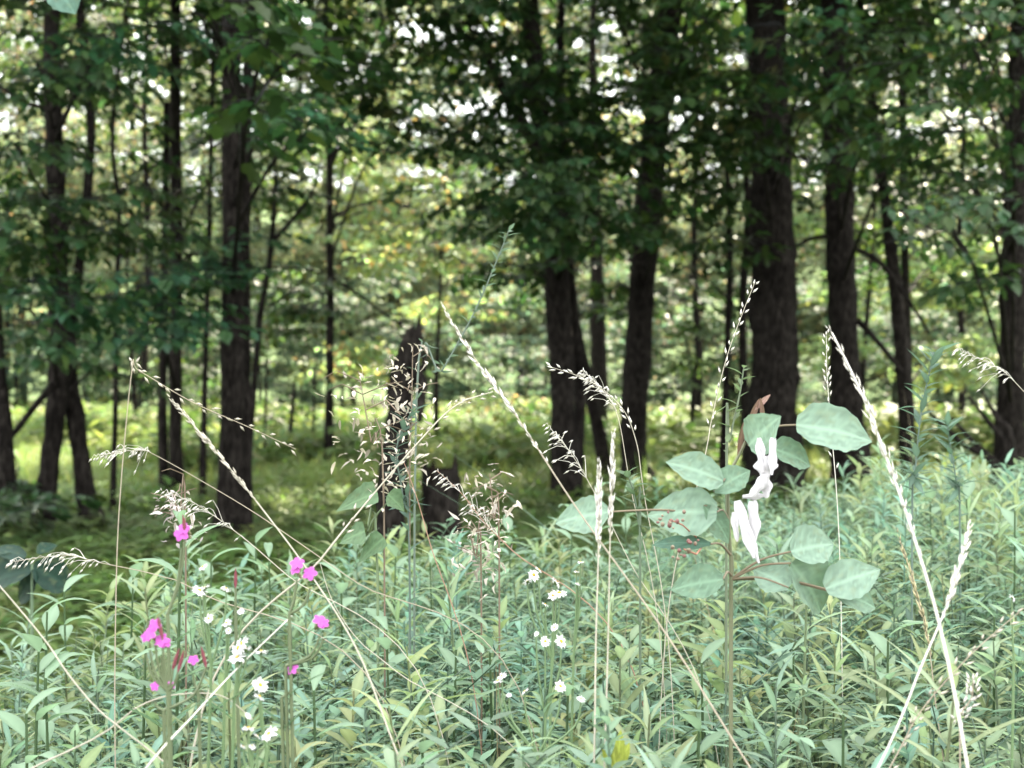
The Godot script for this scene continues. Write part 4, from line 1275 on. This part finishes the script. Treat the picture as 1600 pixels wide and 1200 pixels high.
func flowers() -> void:
	flower_meshes()
	R.seed = 1200
	pink_plant("magenta flower with a bud above it, standing before the twin trunks", [262, 960], 1.3, [[284, 832, 1.15], [288, 826, 0.8]], [[290, 812]])
	pink_plant("magenta flower cluster where the slanting straw stalk passes", [452, 960], 1.3, [[464, 880, 0.95], [484, 896, 0.95], [462, 890, 0.8]], [])
	pink_plant("largest magenta flower cluster, with pink buds, at the lower left", [262, 1080], 1.2, [[234, 990, 0.9], [252, 1000, 0.9], [242, 976, 0.8], [258, 1004, 0.7], [228, 996, 0.6]], [[254, 972], [278, 1024], [270, 1020]])
	pink_plant("lone magenta flower right of the slanting straw stalk", [446, 1040], 1.3, [[500, 970, 0.95], [506, 974, 0.7]], [])
	pink_plant("small magenta flower seen edge-on low in the meadow", [440, 1090], 1.3, [[457, 1045, 0.8]], [])
	pink_plant("tiny magenta flower beside the largest cluster", [310, 1080], 1.3, [[302, 1031, 0.7]], [])
	pink_plant("pair of tiny violet flowers below the largest cluster", [256, 1110], 1.25, [[242, 1072, 0.6], [266, 1071, 0.6]], [[322, 1018]])
	pink_plant("single pink bud above the small white flowers", [368, 960], 1.4, [], [[368, 896]])
	fleabane("tall white flower sprig with five small heads left of the slanting stalk", [330, 1040], 1.35, [[317, 886, 0.75], [312, 922, 1.15], [320, 918, 0.95], [353, 920, 0.7], [326, 966, 0.8]])
	fleabane("white flower sprig with two small yellowish heads above the large white cluster", [352, 1060], 1.35, [[354, 973, 0.7], [357, 985, 0.7], [376, 955, 0.6]])
	fleabane("dense cluster of large white flower heads at the lower left", [366, 1090], 1.3, [[378, 1006, 1.35], [372, 1012, 1.2], [384, 1014, 1.2], [370, 1026, 1.2], [408, 1018, 1.1]])
	fleabane("white flower pair on one stem right of the pink clusters", [416, 1170], 1.25, [[407, 1070, 1.05], [405, 1088, 1.0]])
	fleabane("spreading white flower sprig at the bottom left", [400, 1240], 1.2, [[388, 1138, 1.15], [420, 1146, 1.15], [402, 1150, 0.7], [394, 1166, 0.75], [380, 1166, 0.6], [388, 1118, 0.6]])
	fleabane("large white flower cluster in the centre of the meadow", [862, 1030], 1.55, [[834, 898, 1.2], [824, 908, 1.1], [869, 910, 1.3], [874, 926, 1.2], [864, 930, 1.1], [852, 944, 0.95], [842, 890, 0.8]])
	fleabane("small white flowers on a stem right of the central white cluster", [896, 1030], 1.6, [[907, 878, 0.7], [901, 893, 0.7], [903, 912, 0.5]])
	fleabane("two white and yellow flower heads below the central white cluster", [852, 1120], 1.5, [[852, 1002, 1.2], [877, 1002, 1.25], [866, 980, 0.7], [838, 990, 0.6]])
	fleabane("fading white and orange flower heads low in the centre", [840, 1180], 1.4, [[778, 1064, 0.9], [820, 1080, 0.8], [795, 1086, 0.5], [876, 1072, 0.95], [908, 1092, 0.8], [784, 1056, 0.8]])
	fleabane("lone white and orange flower head at the right edge of the meadow", [1584, 1030], 1.5, [[1582, 934, 0.9]])

func broad_plants() -> void:
	R.seed = 1300
	var d := 1.5
	var hue := Color(0.165, 0.235, 0.185)
	var hue2 := Color(0.13, 0.20, 0.145)
	var p := at(1142, 1010, d)
	var foot := Vector3(p.x, 0, p.z)
	var node := thing("broad_leaved_plant", "broad-leaved plant with large rounded leaves and a withered reddish tip", "plant", foot)
	var b := Buf.new()
	var line := []
	for q in [[1142, 1010], [1143, 900], [1138, 810], [1140, 745], [1165, 690], [1185, 630]]:
		line.append(at(q[0], q[1], d) - foot)
	line.push_front(Vector3(0, 0, 0))
	b.tube(curve(line, 6), ramp([0.003, 0.0023, 0.0021, 0.002, 0.0018, 0.0016, 0.0012], 6), 6, Color(0.10, 0.105, 0.055))
	part("stem", b, M.stem, node)
	var heart := [0.35, 0.82, 0.98, 1.0, 0.9, 0.68, 0.38, 0.04]
	var ovate := [0.2, 0.66, 0.92, 1.0, 0.92, 0.7, 0.4, 0.02]
	var leaves := [
		[[1244, 664], [1362, 690], 84, 0.02, heart, hue], [[1130, 752], [1040, 722], 62, -0.02, ovate, hue], [[1115, 768], [1172, 735], 48, 0.02, ovate, hue2],
		[[1205, 700], [1266, 728], 52, 0.03, heart, hue2], [[1170, 696], [1220, 650], 66, -0.03, heart, hue], [[1120, 800], [1012, 806], 84, 0.03, heart, hue],
		[[1110, 850], [1018, 852], 28, 0.05, ovate, Color(0.07, 0.13, 0.10)], [[1130, 905], [1048, 922], 56, 0.02, heart, hue2],
		[[1236, 862], [1302, 850], 70, 0.02, heart, hue], [[1232, 918], [1178, 890], 58, 0.03, heart, hue], [[1236, 880], [1282, 956], 84, 0.05, heart, hue],
		[[1290, 920], [1375, 890], 66, 0.02, heart, hue], [[1300, 925], [1368, 950], 50, 0.04, ovate, hue2], [[950, 800], [868, 818], 62, 0.02, heart, hue], [[1100, 790], [1140, 850], 40, 0.03, ovate, hue2],
	]
	var joints := [[1165, 690], [1140, 760], [1140, 760], [1165, 690], [1165, 690], [1138, 812], [1142, 868], [1143, 900], [1143, 905], [1143, 905], [1143, 905], [1143, 905], [1143, 905], [1138, 812], [1138, 812]]
	for i in leaves.size():
		var q: Array = leaves[i]
		var lf := broad_leaf(node, foot, q[0], q[1], d - 0.03, q[2], q[3], q[4], q[5])
		var o := at(joints[i][0], joints[i][1], d) - foot
		var e := at(q[0][0], q[0][1], d - 0.03) - foot
		b = Buf.new()
		b.tube(curve([o, o.lerp(e, 0.5) + Vector3(0, 0.006, 0), e], 4), ramp([0.0016, 0.0013, 0.001], 4), 5, Color(0.13, 0.10, 0.065))
		part("leaf_stalk", b, M.stem, node)
	# withered reddish leaf at the tip, hanging over
	for q in [[[1186, 624], [1160, 690], 11], [[1188, 622], [1192, 688], 9], [[1180, 640], [1204, 616], 9], [[1162, 660], [1152, 712], 9]]:
		var wl := broad_leaf(node, foot, q[0], q[1], d - 0.02, q[2], 0.02, ovate, Color(0.17, 0.10, 0.085), "withered_leaf")
	# red berries in front of the heart-shaped leaf
	for c in [[1046, 812], [1068, 858]]:
		b = Buf.new()
		for i in 14:
			b.ball(at(c[0] + rnd(-20, 24), c[1] + rnd(-14, 16), d - 0.09 + rnd(-0.02, 0.02)) - foot, Vector3(1, rnd(0.7, 1.3), 1) * rnd(0.0013, 0.0026), [Color(0.12, 0.045, 0.04), Color(0.13, 0.085, 0.06), Color(0.15, 0.12, 0.08)][i % 3], 5, 7)
		b.tube([at(1100, 850, d) - foot, at(c[0] + 20, c[1] + 8, d - 0.05) - foot, at(c[0], c[1], d - 0.085) - foot], [0.0012, 0.001, 0.0008], 4, Color(0.3, 0.12, 0.08))
		part("berry_cluster", b, M.stem, node)
	# the white shrivelled leaf caught on the stem
	var hang := at(1190, 690, d - 0.06)
	var white := thing("withered_leaf", "crumpled white withered leaf hanging on the broad-leaved plant", "dead leaf", hang)
	for q in [[[1186, 684], [1192, 738], 18, 0.5], [[1208, 684], [1206, 742], 20, -0.6], [[1196, 712], [1196, 746], 44, 0.3], [[1200, 742], [1172, 776], 22, 0.5], [[1196, 744], [1198, 778], 26, -0.4], [[1160, 776], [1202, 774], 14, 0.3], [[1152, 782], [1178, 872], 24, 0.7], [[1176, 782], [1180, 846], 28, -0.6], [[1146, 800], [1152, 846], 14, 0.5], [[1164, 820], [1186, 880], 16, 0.2]]:
		b = Buf.new()
		var p0 := at(q[0][0], q[0][1], d - 0.06) - hang
		var p1 := at(q[1][0], q[1][1], d - 0.06 + rnd(-0.02, 0.02)) - hang
		var dir := p1 - p0
		var s := dir.cross(Vector3(0, 0, 1)).normalized()
		var w: float = q[2] * 0.36 / F * d
		var m := 9
		for i in m + 1:
			var t := float(i) / m
			var ww := w * (0.18 + 0.82 * sin(PI * clampf(t * 0.85 + 0.13, 0, 1))) * (1.0 + 0.2 * sin(t * 11.0 + q[3] * 9.0))
			for j in 7:
				var x := (j - 3) / 3.0
				var z: float = cos(x * 1.5 + q[3]) * ww * 0.8 + sin(t * 8.0 + x * 4.0) * ww * 0.25
				b.add(p0 + dir * t + s * x * ww + Vector3(0, 0, z), (Vector3(0, 0.1, 1) + s * x * 1.1).normalized(), Color(0.50, 0.475, 0.51) * rnd(0.8, 1.1), Vector2(x, t))
		for i in m:
			for j in 6:
				var k := i * 7 + j
				b.face(k, k + 7, k + 1)
				b.face(k + 1, k + 7, k + 8)
		part("curled_strip", b, M.dead_white, white)
	# narrow-leaved tall weeds
	narrow("tall pale weed with tiny narrow leaves rising before the glade", [[650, 640], [690, 580], [740, 490], [775, 410], [795, 360]], 2.2, 46, 0.024, 0.006, Color(0.11, 0.15, 0.115))
	narrow("narrow-leaved weed rising in front of the slanting trunk", [[1425, 860], [1430, 740], [1440, 640], [1460, 550]], 2.1, 60, 0.045, 0.010, Color(0.105, 0.155, 0.125))
	narrow("small sprig with blunt leaves beside the withered reddish tip", [[1135, 760], [1140, 690], [1155, 620], [1162, 575]], 1.7, 20, 0.022, 0.007, Color(0.12, 0.155, 0.09))
	narrow("sprig with blunt pale leaves at the foot of the curved trunk", [[1000, 880], [998, 820], [990, 770], [980, 740]], 1.7, 22, 0.024, 0.008, Color(0.105, 0.15, 0.095))
	narrow("grey-green weed in front of the broken snag", [[640, 900], [630, 780], [620, 700], [645, 640]], 2.0, 50, 0.034, 0.009, Color(0.09, 0.135, 0.11))
	narrow("pale narrow-leaved weed at the right beside the edge tree", [[1500, 860], [1495, 760], [1485, 700], [1480, 660]], 2.3, 44, 0.044, 0.010, Color(0.10, 0.155, 0.12))
	# yellow young shoot at the bottom
	var y0 := at(962, 1260, 1.3)
	var yf := Vector3(y0.x, 0, y0.z)
	var shoot := thing("young_shoot", "bright yellow-green young shoot at the bottom of the meadow beside the straw pair", "plant", yf)
	b = Buf.new()
	b.tube([Vector3.ZERO, y0 - yf, at(962, 1190, 1.3) - yf], [0.003, 0.0025, 0.0015], 5, Color(0.25, 0.3, 0.06))
	part("stem", b, M.stem, shoot)
	for q in [[[960, 1200], [948, 1145], 18], [[964, 1200], [970, 1140], 20], [[966, 1200], [984, 1160], 16], [[960, 1200], [940, 1170], 14]]:
		broad_leaf(shoot, yf, q[0], q[1], 1.3, q[2], 0.01, ovate, Color(0.24, 0.27, 0.05))
	# arrow-leaved vine by the snag, round leaves in the dark hollow
	var v0 := at(590, 900, 1.9)
	var vf := Vector3(v0.x, 0, v0.z)
	var vine := thing("climbing_vine", "vine with arrow-shaped leaves climbing before the broken snag", "vine", vf)
	b = Buf.new()
	b.tube(curve([Vector3.ZERO, v0 - vf, at(575, 830, 1.9) - vf, at(610, 780, 1.9) - vf], 4), ramp([0.002, 0.0018, 0.0014, 0.001], 4), 4, Color(0.1, 0.14, 0.07))
	part("stem", b, M.stem, vine)
	for q in [[[590, 770], [524, 800], 44], [[606, 772], [632, 800], 34], [[570, 830], [530, 850], 40], [[600, 840], [560, 880], 36]]:
		broad_leaf(vine, vf, q[0], q[1], 1.88, q[2], 0.02, [0.8, 1.0, 0.8, 0.6, 0.4, 0.2, 0.0], Color(0.10, 0.155, 0.09))
	var h0 := at(50, 960, 3.2)
	var hf := Vector3(h0.x, 0, h0.z)
	var dock := thing("dark_leaved_plant", "plant with large dark bluish leaves in the hollow at the left edge", "plant", hf)
	b = Buf.new()
	b.tube([Vector3.ZERO, h0 - hf, at(50, 880, 3.2) - hf], [0.005, 0.004, 0.003], 5, Color(0.08, 0.12, 0.07))
	part("stem", b, M.stem, dock)
	for q in [[[50, 890], [-20, 915], 60], [[50, 885], [110, 920], 56], [[40, 870], [-10, 858], 26], [[60, 866], [90, 852], 24], [[60, 900], [30, 940], 50]]:
		broad_leaf(dock, hf, q[0], q[1], 3.2, q[2], 0.08, heart, Color(0.018, 0.04, 0.03))
	# the pale leaf that hangs in from above at the upper left
	var o0 := at(95, -60, 3.0)
	var over := thing("overhanging_twig", "overhanging twig with one large pale leaf at the top left corner", "twig", o0)
	b = Buf.new()
	b.tube([Vector3.ZERO, at(90, -15, 3.0) - o0], [0.003, 0.0015], 5, Color(0.1, 0.09, 0.06))
	part("stem", b, M.stem, over)
	broad_leaf(over, o0, [84, -24], [118, 22], 3.0, 60, 0.02, heart, Color(0.09, 0.155, 0.13))

func narrow(label: String, pts: Array, d: float, n: int, l: float, w: float, hue: Color) -> void:
	var q := []
	for p in pts:
		q.append(at(p[0], p[1], d))
	var foot := Vector3(q[0].x, 0, q[0].z)
	var node := thing("narrow_leaved_weed", label, "weed", foot, "narrow-leaved weeds above the meadow")
	q.push_front(foot)
	for i in q.size():
		q[i] -= foot
	var cp := curve(q, 6)
	var rad := []
	for i in cp.size():
		rad.append(lerpf(0.002, 0.0008, float(i) / (cp.size() - 1)))
	var b := Buf.new()
	b.tube(cp, rad, 5, hue * 0.7, true)
	part("stem", b, M.stem, node)
	for i in n:
		var lf := Buf.new()
		var t := lerpf(4.5, cp.size() - 1.01, float(i) / (n - 1))
		var k := int(t)
		var p: Vector3 = cp[k].lerp(cp[k + 1], t - k)
		var up: Vector3 = (cp[k + 1] - cp[k]).normalized()
		var a := i * 2.4
		var kk := rnd(0.85, 1.2)
		lf.leaf(p, Vector3(cos(a), 0, sin(a)) + up * rnd(0.3, 1.1), up, l * rnd(0.7, 1.2), w * rnd(0.8, 1.2), LANCE, rnd(0.1, 0.7), 0.25, Color(hue.r * kk, hue.g * kk, hue.b * kk), 0.2)
		part("leaf", lf, M.weed, node)
